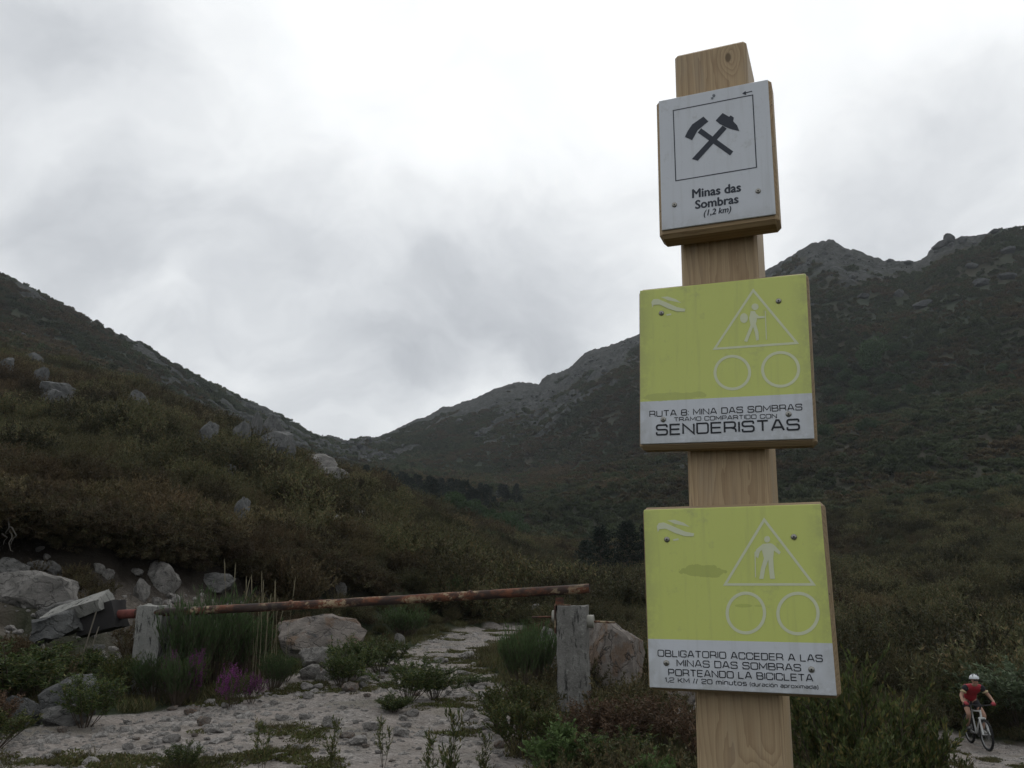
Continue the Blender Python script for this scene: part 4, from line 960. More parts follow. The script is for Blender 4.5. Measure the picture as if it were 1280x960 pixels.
def boulder(px, py, wpx, hpx, mat, label, depth=.8, tilt=0, sink=.25, name='boulder', cat='boulder', dist=None, group=None):
    """footprint seen at (px, py); width and height as they appear"""
    global bcount
    if dist: p = at(px, dist); r = dist
    else: p, r = hit(px, py)
    k = (p.y*math.cos(PITCH)+(p.z-CAMZ)*math.sin(PITCH))/1048.; w, h = wpx*k, hpx*k*(1.35 if 25 < r < 150 else 1)
    az = math.atan2(p.x, p.y); f_ = 0 if r < 25 else 1; KEEP.append((p.x-math.sin(az)*h*.6, p.y-math.cos(az)*h*.6, w*.5+.1)); KEEP.append((p.x-math.sin(az)*h*2.2*f_, p.y-math.cos(az)*h*2.2*f_, w*.5*f_)); KEEP.append((p.x-math.sin(az)*h*3.6*f_, p.y-math.cos(az)*h*3.6*f_, w*.4*f_)); KEEP.append((p.x+math.sin(az)*w*.3, p.y+math.cos(az)*w*.3, w*.5)); me = BM[bcount % 6].copy() ; me.materials.clear(); bcount += 1; me.name = name
    if 25 < r < 200 and mat is ROCK: mat = ROCKD
    o = link(name, me, mat); rr = random.Random(bcount*13)
    o.scale = (w/2*1.08, w/2*depth, h*(.5+sink/2)*1.12); az = math.atan2(p.x, p.y)
    o.rotation_euler = (rr.uniform(-.1, .1), tilt, -az+rr.uniform(-.2, .2)); 
    o.location = p+Vector((math.sin(az), math.cos(az), 0))*w/2*depth*.7+Vector((0, 0, h*(.5-sink/2)))
    if dist is None: o.location.z = p.z + h*(.5-sink/2) + (0 if r < 25 else .75 if r > 50 else .3)
    tag(o, label, cat, group); return o
BL = [
 (402,824,98,48,ROCKP,'large flat-topped pinkish boulder behind the barrier pole at the track edge',.6,.06),
 (766,868,78,92,ROCKP,'tall pointed pinkish boulder standing just right of the concrete gatepost',.8,.1),
 (688,846,44,56,ROCKL,'pale rock peeping out left of the gatepost behind the broom',.8,0),
 (82,897,66,48,ROCKD,'rounded dark grey boulder at the left foot of the bank',.8,0),
 (26,910,48,32,ROCKD,'dark angular boulder low at the left edge of the picture',.8,0),
 (133,876,36,20,ROCKL,'small pale pointed rock right of the rounded dark boulder',.8,0),
 (82,908,52,22,ROCK,'flat grey slab lying in front of the rounded dark boulder',.8,0),
 (45,762,92,50,ROCKL,'pale smooth outcrop in the bare bank at the left',.5,.05),
 (10,730,46,28,ROCK,'low grey outcrop at the left edge above the pale one',.5,0),
 (75,788,60,34,ROCK,'grey ledge of rock just left of the counterweight',.5,0),
 (66,722,24,12,ROCK,'small tilted grey slab resting on top of the pale outcrop',.6,.4),
 (47,806,24,17,ROCKL,'lone pale stone on the slope below the counterweight',.8,0),
 (264,739,52,20,ROCK,'flat grey slab above the broom on the bank',.7,0),
 (200,744,44,36,ROCKL,'pale fractured rock rib running down the bank above the left gatepost',.6,.6),
 (176,752,20,26,ROCKL,'small pale knob of rock beside the fractured rib',.8,0),
 (48,696,10,7,ROCKL,'upper small pebble on the bare soil under the overhang',.8,0),
 (58,703,9,6,ROCKL,'lower small pebble on the bare soil under the overhang',.8,0),
 (40,645,24,12,ROCKL,'pale stone stuck in the lip of the overhang at the left',.8,0),
 (423,748,20,16,ROCKL,'pale stone at the dark end of the bank above the pole',.8,0),
 (405,838,56,28,ROCKL,'broken pale slab in the stone heap beside the track',.7,.1),
 (440,838,40,20,ROCKL,'low pale block at the right of the stone heap',.7,0),
 (386,850,24,18,ROCKL,'grey block at the left of the stone heap',.7,0),
 (500,806,14,12,ROCKL,'pale stone in the grass right of the flat-topped boulder',.8,0),
 (72,508,54,15,ROCK,'long sloping boulder high on the left hillside',.7,.35),
 (50,490,16,14,ROCKD,'dark knob on top of the long sloping boulder',.8,0),
 (66,526,32,20,ROCK,'grey boulder just below the long sloping boulder',.8,0),
 (42,462,26,10,ROCK,'thin grey slab at the upper left hillside crest',.7,.3),
 (3,480,18,18,ROCK,'grey rock cut by the left edge high on the hillside',.8,0),
 (170,527,28,18,ROCK,'light boulder alone on the middle of the left hillside',.7,.15),
 (258,566,24,18,ROCK,'grey boulder left of the rock tor',.8,0),
 (300,580,20,26,ROCKD,'left block of the rock tor on the hillside',.8,0),
 (316,576,14,40,ROCKD,'upright middle slab of the rock tor on the hillside',.7,.1),
 (337,572,34,30,ROCKD,'flat cap block of the rock tor on the hillside',.8,.15),
 (338,586,44,28,ROCK,'broad base block of the rock tor on the hillside',.8,.1),
 (358,590,22,22,ROCK,'right-hand block of the rock tor on the hillside',.8,0),
 (280,615,24,20,ROCK,'upright boulder below the rock tor',.8,0),
 (398,602,40,16,ROCKL,'pale flat slab on the crest right of the tor',.8,.25),
 (420,612,32,12,ROCKL,'lower pale slab at the end of the crest',.8,.2),
 (417,674,28,16,ROCKL,'pale low boulder in the scrub of the lower hillside',.8,0),
 (443,671,24,19,ROCKL,'rounder pale boulder right of the low one on the hillside',.8,0),
 (513,672,10,8,ROCK,'small rock alone near the right end of the hillside',.8,0),
 (300,662,20,20,ROCKD,'dark boulder half buried in scrub above the bank',.8,0),
 (628,806,0,0,None,None,0,0),
 (850,884,46,34,ROCKP,'pinkish rock in the clearing right of the timber post foot',.8,0),
 (858,742,12,8,ROCKL,None,.8,0),
 (622,742,12,8,ROCKL,'white stone on the slope behind the pole',.8,0),
 (758,768,16,8,ROCKL,'pale stone in the scrub above the gatepost',.8,0),
 (668,778,12,8,ROCKL,'pale stone left of the gatepost top',.8,0),
 (930,470,0,0,None,None,0,0)]
for (px, py, w, h, mt_, lb, dp, tl) in BL:
    if mt_ is None or lb is None: continue
    boulder(px, py, w, h, mt_, lb, dp, tl)
# tors on the far right skyline
for (px, py, w, h, lb, tl) in [(1188,304,14,11,'square-topped rock standing on the right skyline',0),(1203,306,12,8,'low rock right of the square-topped one on the skyline',0),(1176,311,18,8,'leaning rock left of the square-topped one on the skyline',-.3),
        (1244,293,10,5,'small rock near the right end of the skyline',0),(1136,331,12,5,'flat rock at the saddle of the right skyline',0),(1258,350,20,8,'grey boulder on the slope below the right end of the skyline',.2),
        (1228,358,22,9,'long boulder left of the slope boulder at the right',-.2),(1124,372,12,9,'round pale boulder on the slope right of the rocky peak',0),(1155,385,22,8,'broad dark boulder in the middle of the right slope',0),
        (1290,335,0,0,'',0),(1080,375,14,7,'pale boulder at the foot of the rocky peak',0),(1215,338,16,8,'grey boulder in the rock field under the skyline',0),(1260,318,16,8,'boulder high under the right skyline',0)]:
    if w: boulder(px, py, w, h, ROCKF, lb, .8, tl, sink=.15)

# ------------------------------------------------------------------ trees
def tree_mesh(seed, kind):
    rg = np.random.default_rng(seed); P, D = [], []; lines = [np.array([[0, 0, -.05], [0.01, 0, .35], [0, .02, .7], [.01, 0, .97]])]
    if kind == 'pine':
        for i in range(60):
            z = .14+.82*(i/60)**.9; L = (.34*(1-z)**.75+.03)*rg.uniform(.6, 1.2); a = i*2.4+rg.uniform(-.4, .4)
            e = np.array([math.cos(a)*L, math.sin(a)*L, z+L*rg.uniform(-.05, .35)]); s = np.array([0, 0, z]); c = s+(e-s)*np.linspace(0, 1, 4)[:, None]; lines.append(c)
        p, d = along(lines[1:], 60, rg, t0=.25, ang=.7, up=.3); p = p+rg.normal(size=p.shape)*.018
        L, Wd = .036, .018
    else:
        cl = [(rg.normal(size=3)*[.2, .2, .14]+[0, 0, .6], rg.uniform(.12, .2)) for _ in range(13)]
        p = []; d = []
        for c, r in cl:
            q = rg.normal(size=(330, 3)); q /= np.linalg.norm(q, axis=1, keepdims=True); p.append(c+q*r*rg.uniform(.75, 1.05, (330, 1))); d.append(q+rg.normal(size=q.shape)*.5)
            lines.append(np.array([[0, 0, .25], [c[0]*.4, c[1]*.4, .4], c]))
        p = np.vstack(p); d = np.vstack(d); L, Wd = .045, .032
    V, F = leaves(p, d, rg.uniform(.7, 1.3, len(p))*L, Wd, rg); fol = mesh_np('crown', V, F, False, leaf_attrs(len(p), rg))
    V2, F2 = tubes_np(lines[:1], .018, .3, 6); parts = [(V2, F2)]; parts.append(tubes_np(lines[1:], .005, .4, 3)); V2, F2 = merge(parts)
    return fol, mesh_np('trunk', V2, F2, True)
TP = {'pine': [tree_mesh(s, 'pine') for s in (1, 2, 3)], 'round': [tree_mesh(s, 'round') for s in (4, 5, 6)]}
tcount = 0
def tree(kind, px, py, hpx, wf, label, group=None, r=None):
    global tcount
    p = at(px, r) if r else hit(px, py)[0]; r = r or math.hypot(p.x, p.y); h = hpx*r/1048; tcount += 1; fol, tr = TP[kind][tcount % 3]
    t = empty('pine_tree' if kind == 'pine' else 'tree', p, label, 'tree', group, rz=tcount*1.7); t.scale = (h*wf, h*wf, h)
    link('crown', fol, L_PINE if kind == 'pine' else L_TREE, t); link('trunk', tr, BARK, t); return t
tree('pine', 752, 726, 66, 1.25, 'big dark pine left of the lower lime sign behind the scrub', 'dark pines behind the scrub')
tree('pine', 785, 728, 74, 1.2, 'tallest dark pine touching the left edge of the lower lime sign', 'dark pines behind the scrub')
tree('pine', 733, 722, 46, 1.3, 'shortest dark pine at the left of the clump beside the lower lime sign', 'dark pines behind the scrub')
tree('pine', 812, 728, 70, 1.2, 'dark pine mostly hidden behind the lower lime sign', 'dark pines behind the scrub')
rt = random.Random(4)
def row(p):                                # picture row of a point
    cp, sp = math.cos(PITCH), math.sin(PITCH); z = p.z-CAMZ; return 480-FPX*(z*cp-p.y*sp)/(p.y*cp+z*sp)
for i in range(40):
    x = 446+i*5.2+rt.uniform(-3, 3); top = np.interp(x, [440, 500, 560, 610, 640, 660], [585, 595, 600, 610, 620, 634])+rt.uniform(-4, 5)+(i % 2)*7
    r = rt.uniform(185, 235); p = at(x, r); h = max(20, row(p)-top); tree('pine', x, 0, min(h, 52), rt.uniform(1.1, 1.5), 'dark pine in the dense wood on the valley floor', 'dark pines of the wood on the valley floor', r)
for i in range(22):
    x = 520+i*5.6+rt.uniform(-3, 3); top = np.interp(x, [520, 580, 640], [624, 632, 650])+rt.uniform(-5, 6); r = rt.uniform(150, 178); p = at(x, r)
    tree('pine', x, 0, min(max(18, row(p)-top), 44), rt.uniform(.9, 1.3), 'dark pine at the near edge of the valley wood', 'dark pines at the near edge of the valley wood', r)
for i in range(16):
    x = 556+rt.uniform(0, 100); r = rt.uniform(120, 160); tree('round', x, 0, rt.uniform(24, 36), rt.uniform(.9, 1.2), 'lighter green round tree in front of the valley pines', 'green trees in front of the valley pines', r)
tree('round', 1093, 470, 46, 1.0, 'large round pale green tree alone on the right mountainside')
for i, (x, y, h) in enumerate([(1050,470,26),(1062,484,24),(1078,492,22),(1112,486,20),(1040,500,20),(1130,470,18),(1022,470,22),(1070,510,24),(1140,500,20),(1100,520,22),(1048,530,24),(1030,550,20),(1086,545,20),(1150,455,16),(1120,445,16),(1255,470,14),(1265,480,12)]):
    tree('round', x, y, h, 1.2, 'small bushy tree among those round the big pale tree on the right slope', 'bushy trees on the right slope')

# ------------------------------------------------------------------ foreground shrubs
SH = [  # style, column, distance, height, width, label
 ('broom',236,12.4,1.12,.95,'tall feathery green broom right beside the left gatepost'),
 ('broom',272,13.0,1.15,1.2,'feathery broom in the middle of the green thicket under the pole'),
 ('broom',308,13.5,.95,1.0,'feathery broom at the right end of the green thicket under the pole'),
 ('broom',200,12.2,.50,.7,'low dark broom at the foot of the left gatepost'),
 ('broom',228,11.7,.55,.6,'short bright green broom in front of the left gatepost'),
 ('heath',160,12.6,.55,.8,'small heath bush left of the left gatepost'),
 ('gorse',20,12.2,.75,1.5,'dark gorse bush at the left edge above the boulders'),
 ('gorse',72,12.9,.6,1.3,'gorse bush behind the rounded dark boulder'),
 ('gorse',118,10.4,.55,.8,'bushy green gorse right of the left boulders'),
 ('heath',10,9.6,.35,.8,'low heath tuft under the dark angular boulder'),
 ('brown',8,10.6,.4,.6,'rusty brown fern tuft at the left edge'),
 ('gorse',512,11.2,.50,.95,'rounded dark green gorse in the middle of the gravel'),
 ('gorse',545,11.6,.42,.75,'gorse joined to the right of the rounded gorse in the gravel'),
 ('cushion',495,10.4,.20,.4,'little cushion of gorse in front of the rounded gorse'),
 ('broom',652,12.2,.80,.75,'dense fine green broom left of the right gatepost'),
 ('broom',672,12.8,.78,.7,'second green broom leaning against the pale rock'),
 ('heath',635,9.3,.50,.9,'broad heath bush in front of the fine green broom'),
 ('heath',672,9.0,.26,.6,'heath bush covering the foot of the right gatepost'),
 ('heath',750,9.2,.34,.6,'heath bush between the gatepost and the brown bracken'),
 ('heath',655,8.2,.50,.9,'green bush at the bottom centre of the picture'),
 ('bright',700,7.4,.42,.6,'yellowish leafy bush at the bottom below the gatepost'),
 ('brown',775,8.6,.50,.75,'dead brown bracken in front of the pointed boulder'),
 ('brown',822,8.9,.50,.6,'dead brown bracken close to the left of the timber post'),
 ('brown',745,8.2,.50,.6,'low brown bracken left of the leafy green bush'),
 ('bright',800,6.4,.40,.45,'fresh green leafy bush left of the timber post foot'),
 ('bright',842,6.1,.42,.45,'fresh green leafy bush against the timber post foot'),
 ('gorse',770,7.4,.42,.8,'dark gorse behind the fresh green bushes'),
 ('brown',880,8.2,.60,.6,'brown bracken hidden behind the timber post'),
 ('heath',1030,8.3,1.45,1.3,'tall heath thicket right of the lower lime sign'),
 ('heath',1085,8.6,1.35,1.3,'tall heath bush in the centre of the right thicket'),
 ('heath',1126,8.9,1.0,1.1,'tall heath bush at the right end of the thicket beside the path'),
 ('heath',1058,7.2,.95,1.1,'yellow-tipped heath bush in front of the right thicket'),
 ('grey',1020,5.6,.62,.7,'grey-green leafy bush right of the timber post foot'),
 ('grey',1075,5.9,.60,.75,'grey-green leafy bush in the lower right thicket'),
 ('grey',1120,6.2,.50,.7,'grey-green leafy bush at the lower right thicket end'),
 ('heath',1152,8.0,.55,.6,'dark heath bush bordering the pale path at the right'),
 ('grey',1160,6.6,.30,.5,'grey-green tuft at the near edge of the right path'),
 ('heath',1210,24,1.2,2.2,'dark bush behind the cyclist on the left'),
 ('grey',1262,24,1.5,2.6,'grey-green bush behind the cyclist on the right'),
 ('sapling',338,7.7,.50,.50,'thin twiggy seedling at the bottom left of centre'),
 ('sapling',425,7.6,.52,.50,'thin dark seedling in the gravel near the bottom edge'),
 ('sapling',485,7.9,.45,.45,'small seedling right of the dark one in the gravel'),
 ('sapling',575,5.7,.80,.60,'tallest bare seedling at the bottom edge left of the green bushes'),
 ('sapling',548,6.3,.60,.55,'seedling just left of the tallest one'),
 ('sapling',612,6.8,.50,.55,'seedling just right of the tallest one'),
 ('gorse',240,8.0,.22,.35,'little gorse tuft at the bottom edge on the gravel'),
 ('gorse',445,13.6,.60,1.0,'gorse bush right of the flat-topped boulder'),
 ('gorse',478,14.6,.55,1.1,'gorse bush behind the small pale stone by the track'),
 ('broom',505,22,.70,1.5,'broom bush behind the gorse at the far side of the track'),
 ('broom',560,27.5,.95,1.8,'green broom at the far left edge of the track'),
 ('gorse',590,13.0,.16,.6,'low gorse beside the narrow part of the track'),
 ('heath',770,14.5,.7,1.3,'heath bush behind the pointed boulder'),
 ('heath',700,15,.5,1.2,'low heath bush behind the right gatepost'),
 ('heath',840,14,.8,1.3,'heath bush behind the timber post left side'),
 ('gorse',360,13.4,.35,.6,'small gorse tuft left of the flat-topped boulder'),
 ('broom',345,12.6,.45,.6,'grassy broom tuft in front of the flat-topped boulder'),
 ('gorse',432,12.9,.50,.75,'gorse sprawling over the right of the flat-topped boulder')]
for s_ in SH: shrub(*s_)
# heather in flower
fr_ = np.random.default_rng(12); st, tw = skeleton(fr_, 26, 1, .45, sub=5, sublen=.25, upness=1.5); 
fp = []; 
for c in st+tw:
    e = c[-1]; fp.append(e+fr_.normal(size=(18, 3))*[.012, .012, .05])
fp = np.vstack(fp); V, F = leaves(fp, fr_.normal(size=fp.shape)+[0, 0, .4], .030, .022, fr_); FLOW = mesh_np('flowers', V, F, False, leaf_attrs(len(fp), fr_))
for (x, r, h, w, lb) in ((296,11.3,.50,.42,'brightest purple flowering heather below the barrier pole'),(320,11.7,.36,.34,'smaller purple heather just right of the brightest one'),(246,11.8,.62,.42,'purple heather half hidden in the green broom'),(216,12.0,.60,.3,'faint purple heather close to the left gatepost')):
    t = shrub('heather', x, r, h*.9, w, lb, 'flowering_heather', 'heather'); o = link('flowers', FLOW, L_PURPLE, t)
# pale grass culms
for (x0_, n_, r_, h_, lb) in ((336,13,13.0,1.5,'clump of tall straw-coloured grass stems rising above the pole'),(304,4,13.6,1.7,'few thin straw stems left of the tall clump')):
    rg = random.Random(x0_); p = at(x0_, r_); t = empty('tall_grass', p, lb, 'grass')
    for i in range(n_):
        bx, by = rg.uniform(-.22, .22), rg.uniform(-.2, .2); hh = h_*rg.uniform(.6, 1); lx, ly = rg.uniform(-.16, .16), rg.uniform(-.1, .1)
        m = MB(); m.tube([(bx, by, 0), (bx+lx*.3, by+ly*.3, hh*.5), (bx+lx, by+ly, hh)], [.004, .003, .002], 4)
        m.tube([(bx+lx*.86, by+ly*.86, hh*.86), (bx+lx, by+ly, hh), (bx+lx*1.1, by+ly*1.1, hh*1.06)], [.004, .007, .002], 4); o = m.obj('stem', plain('straw_stem', (.20, .175, .11)) if i == 0 else STR, t)
        if i == 0: STR = o.data.materials[0]
# dead root in the overhang
m = MB(); q = hit(12, 692)[0]; rg = random.Random(2)
for i in range(7):
    a = q+Vector((rg.uniform(-.25, .25), -.45, rg.uniform(.25, .6))); pts = [a]
    for k in range(5): a = a+Vector((rg.uniform(-.06, .06), rg.uniform(-.04, .02), rg.uniform(-.14, .0))); pts.append(a)
    m.tube(pts, [.014, .012, .010, .008, .006, .004], 5)
o = m.obj('dead_root', plain('bleached_root', (.12, .11, .095), .9)); tag(o, 'bleached dead roots hanging from the overhang at the left edge', 'roots')

# ------------------------------------------------------------------ grass, moss and stones on the ground
def blades(seed, n, h, r, w, mat, lean=.5):
    rg = np.random.default_rng(seed); a = rg.uniform(0, 6.28, n); q = np.sqrt(rg.uniform(0, 1, n))*r; P = np.stack([np.cos(a)*q, np.sin(a)*q, np.zeros(n)], 1)
    D = rg.normal(size=(n, 3))*[lean, lean, .15]+[0, 0, 1]; V, F = leaves(P, D, rg.uniform(.5, 1.1, n)*h, w, rg, .1); me = mesh_np('tuft', V, F, False, leaf_attrs(n, rg)); me.materials.append(mat); return me
L_GI = leaf_mat('ground_grass', (.038, .050, .018), (.085, .092, .034), (.13, .105, .05), inst=True)
L_MI = leaf_mat('ground_moss', (0.044, 0.057, 0.015), (0.088, 0.099, 0.031), (0.094, 0.072, 0.033), inst=True)
gt = blades(3, 110, .16, .16, .008, L_GI); mo = blades(4, 160, .035, .14, .014, L_MI, 1.2); sc_ = clump(9, 9, 18, .05, .017, h=.42, spread=.5, sub=6, mat=L_HEATH)
def gveg(name, label, n, r0, r1, mesh, s0, s1, cond, cat='grass', brown=(.0, .5), tint=(.8, 1.3), drop=.0, a0=-44, a1=44, power=.6):
    x, y, z, ph, rk, r = sector(n, a0, a1, r0, r1, power); gm = gravel_mask(x, y); sm = soil_mask(x, y, ph); ok = cond(x, y, gm, sm, ph, r) & clear(x, y)
    x, y, z = x[ok], y[ok], z[ok]; n = len(x); rot = np.stack([rng.normal(size=n)*.1, rng.normal(size=n)*.1, rng.uniform(0, 6.28, n)], 1)
    return scatter(name, np.stack([x, y, z-drop], 1), rot, rng.uniform(s0, s1, n), rng.uniform(*tint, n), rng.uniform(*brown, n), mesh, label, cat)
c1 = clump(1, 26, 22, .048, .017, sub=11, h=.62, spread=.56)
c2 = clump(2, 13, 26, .050, .014, h=.75, spread=.42, sub=10, ang=.5, up=.6, upness=1.3)
c3 = clump(3, 16, 24, .055, .020, h=.48, spread=.65, sub=8, ang=1.)
c4 = clump(4, 9, 12, .24, .11, h=.42, spread=.7, sub=6, mat=L_FAR)
c5 = clump(5, 9, 14, .26, .13, h=.6, spread=.55, sub=6, mat=L_FAR)
def bankcut(x, y, ph, s):
    a = np.arctan2(x, y); r = np.hypot(x, y)
    return np.where((a < -.12) & (ph > 4.6), .62+.38*sstep(22, 38, r), 1.)*np.where((a > -.17) & (a < .03) & (r < 27), .4, 1.)* np.where((np.arctan2(x, y) < -.26) & (ph < 3.7), .45, 1.)*np.where((np.arctan2(x, y) > -.26) & (ph < 3.6), .7, 1.)
HS = 'low olive and brown heath scrub covering the near hillside'
veg('heath_scrub', HS, 11000, -46, 46, 12, 120, .7, .55, 1.5, c1, keep=lambda x, y, ph, r: ph > 3.0, brownf=.42, grow=.22)
veg('gorse_scrub', 'rounded yellow-green gorse bushes dotted through the hillside scrub', 3800, -46, 46, 14, 125, .7, 1.2, 2.7, c1, patch=(4, 19, .0), keep=lambda x, y, ph, r: ph > 3.6, brownf=.12, tintr=(1.0, 1.7), grow=.15)
veg('heather_scrub', 'upright heather bushes mixed through the hillside scrub', 4000, -46, 46, 12, 110, .65, .6, 1.6, c2, patch=(7, 9, -.25), keep=lambda x, y, ph, r: ph > 3.1, brownf=.5, tintr=(.7, 1.5), grow=.2)
veg('dark_scrub', 'large dark rounded bushes scattered over the near hillside', 3000, -46, 46, 15, 125, .7, 1.2, 2.5, c1, patch=(5, 29, -.05), keep=lambda x, y, ph, r: ph > 3.7, brownf=.35, tintr=(.45, .8), grow=.15)
veg('bracken_scrub', 'spreading browner undergrowth between the hillside bushes', 8000, -46, 46, 11, 130, .75, .5, 1.4, c3, keep=lambda x, y, ph, r: ph > 2.85, brownf=.65, tintr=(.6, 1.4), grow=.25)
veg('mountain_scrub', 'dark scrub covering the far mountain slopes', 75000, -43, 43, 90, 640, .75, .9, 1.9, c4, keep=lambda x, y, ph, r: ph > 6.5, brownf=.36, grow=.05, tintr=(.85, 1.2))
veg('mountain_bushes', 'larger dark bushes dotted in hollows of the mountain slopes', 14000, -43, 43, 100, 520, .8, 1.3, 2.6, c5, patch=(45, 3, .02), keep=lambda x, y, ph, r: ph > 6.6, brownf=.10, tintr=(.6, 1.2))
gveg('verge_grass', 'short mixed grass growing beside the gravel track', 9000, 6, 30, gt, .6, 1.4, lambda x, y, g, s, p, r: (g < .4) & (s < .4) & (p < 4.5))
gveg('verge_scrub', 'low heath seedlings and scrub along the verges', 5200, 6, 30, sc_, .4, 1.0, lambda x, y, g, s, p, r: ((r < 11.5) | (x/y < -.2) | (x/y > .03)) & (g < .2) & (s < .3) & (p < 4.2) & (fbm(x, y, 1.6, 3, 901) > -.12), 'scrub', (0, .6))
gveg('track_moss', 'patches of flat moss and turf spreading on the gravel', 26000, 6.5, 26, mo, .6, 1.3, lambda x, y, g, s, p, r: (g > .3) & (fbm(x, y, .8, 3, 905) + .5*fbm(x, y, 2.5, 2, 915) > .27), 'moss', (0, .35))
gveg('track_grass', 'sparse grass tufts on the gravel track', 5000, 6.5, 28, gt, .25, .7, lambda x, y, g, s, p, r: (g > .3) & (fbm(x, y, .8, 3, 905) + .5*fbm(x, y, 2.5, 2, 915) > .27))
gveg('bank_plants', 'small brown and green plants dotted over the bare bank', 3000, 12, 24, sc_, .25, .7, lambda x, y, g, s, p, r: (s > .3) & (p < 4.1) & (fbm(x, y, 1.2, 3, 906) > .08), 'plants', (.2, .9), a0=-46, a1=-5)
sm_ = bpy.data.meshes.new('stone')
import bmesh
_b = boulder_mesh(77, 2, 9, 0, .04); _b.transform(Matrix.Diagonal((1, .8, .55, 1))); TSM = make_rock_mat('track_stone', (.25, .235, .22), (.42, .395, .37), (.12, .114, .108)); _b.materials.append(TSM)
def gstone(name, label, n, r0, r1, s0, s1, cond, pw=.4):
    x, y, z, ph, rk, r = sector(n, -44, 44, r0, r1, pw); gm = gravel_mask(x, y); sm = soil_mask(x, y, ph); ok = cond(x, y, gm, sm, ph, r); x, y, z = x[ok], y[ok], z[ok]; n = len(x)
    s = s0*(s1/s0)**(rng.uniform(0, 1, n)**2.0); rot = np.stack([rng.uniform(-.5, .5, n), rng.uniform(-.5, .5, n), rng.uniform(0, 6.28, n)], 1)
    return scatter(name, np.stack([x, y, z-s*.15], 1), rot, s, np.ones(n), np.zeros(n), _b, label, 'stones')
gstone('track_gravel', 'loose pale granite gravel covering the track', 95000, 6.5, 26, .006, .05, lambda x, y, g, s, p, r: (g > .3) & (rng.uniform(0, 1, len(x)) < .25+.9*sstep(-.1, .3, fbm(x, y, .8, 3, 950))))
gstone('track_cobbles', 'fist-sized pale stones gathered in patches on the track', 9000, 6.8, 24, .03, .12, lambda x, y, g, s, p, r: (g > .3) & (fbm(x, y, 1.1, 3, 951) > .10))
gstone('bank_rubble', 'pale rubble and small broken stones on the bare bank', 9000, 12, 22, .015, .13, lambda x, y, g, s, p, r: (s > .2) & (p < 4.15) & (x/y < -.2))
_f = boulder_mesh(78, 2, 9, 0, .05); _f.materials.append(ROCKF); _b0 = _b; _b = _f
x, y, z, ph, rk, r = sector(60000, -43, 43, 60, 560, .9); ok = (((rk > .25) & (rng.uniform(0, 1, len(x)) < .14)) | ((fbm(x, y, 30, 3, 907) > .18) & (rng.uniform(0, 1, len(x)) < np.where(np.arctan2(x, y) > -.1, .035, .12)))) & (ph > 7.1) & (ph < 9.97)
x, y, z, r = x[ok], y[ok], z[ok], r[ok]; n = len(x); s = .30*(5.5**(rng.uniform(0, 1, n)**2.6))*(.5+r/600)
scatter('mountain_rocks', np.stack([x, y, z-s*.1], 1), np.stack([rng.uniform(-.5, .5, n), rng.uniform(-.5, .5, n), rng.uniform(0, 6.28, n)], 1), s, np.ones(n), np.zeros(n), _f, 'rocks and scree scattered over the mountain slopes', 'rocks')
hang = clump(12, 14, 22, .055, .018, h=.35, spread=.6, sub=8, ang=1., up=-.5, upness=-.3)
x, y, z, ph, rk, r = sector(26000, -46, -7, 15, 25, .6); ok = (ph > 4.72) & (ph < 5.12) & clear(x, y); x, y, z, ph = x[ok], y[ok], z[ok], ph[ok]; n = len(x); a_ = np.arctan2(x, y); d_ = lipshift(x, y, ph)-.08
scatter('hanging_scrub', np.stack([x+np.sin(a_)*d_, y+np.cos(a_)*d_, z], 1), np.stack([rng.normal(.5, .25, n), rng.normal(0, .2, n), rng.uniform(-.7, .7, n)-a_], 1), rng.uniform(.45, 1., n), rng.uniform(.5, 1.1, n), rng.uniform(.2, 1, n), hang, 'brown scrub and roots hanging over the lip of the cut bank', 'scrub')
rb = random.Random(55)
for i in range(18):
    x_, y_ = 378+rb.random()*92, 832+rb.random()*32; w = rb.uniform(8, 17)
    boulder(x_, y_, w, w*rb.uniform(.5, .8), [ROCKL, TSM][i % 2], 'small pale broken rock in the stone heap beside the track', .8, rb.uniform(-.3, .3), .15, 'stone', 'stone', group='stones of the heap beside the track')
rb = random.Random(77)
for i in range(22):
    x_, y_ = rb.uniform(4, 245), rb.uniform(712, 850); w = rb.uniform(10, 24)
    boulder(x_, y_, w, w*rb.uniform(.45, .8), [ROCKL, ROCK, ROCKL][i % 3], 'broken pale stone lying on the bare cut bank at the left', .8, rb.uniform(-.3, .3), .2, 'stone', 'stone', group='broken stones on the cut bank')
# larger single stones on the track
rs = random.Random(31); k = 0
for i in range(700):
    if k >= 95: break
    x_, y_ = rs.uniform(0, 640), rs.uniform(822, 955); p, r_ = hit(x_, y_)
    if float(gravel_mask(np.array([p.x]), np.array([p.y]))[0]) < .5: continue
    k += 1; o = link('stone', BM[k % 6] if False else STONE[k % 3] if 'STONE' in globals() else None) if False else None
    w = 7+15*rs.random()**2; boulder(x_, y_, w, w*rs.uniform(.3, .6), [TSM, ROCKP, TSM][k % 3], 'pale angular stone lying loose on the gravel track', .8, rs.uniform(-.2, .2), .2, 'stone', 'stone', group='loose stones on the gravel track')

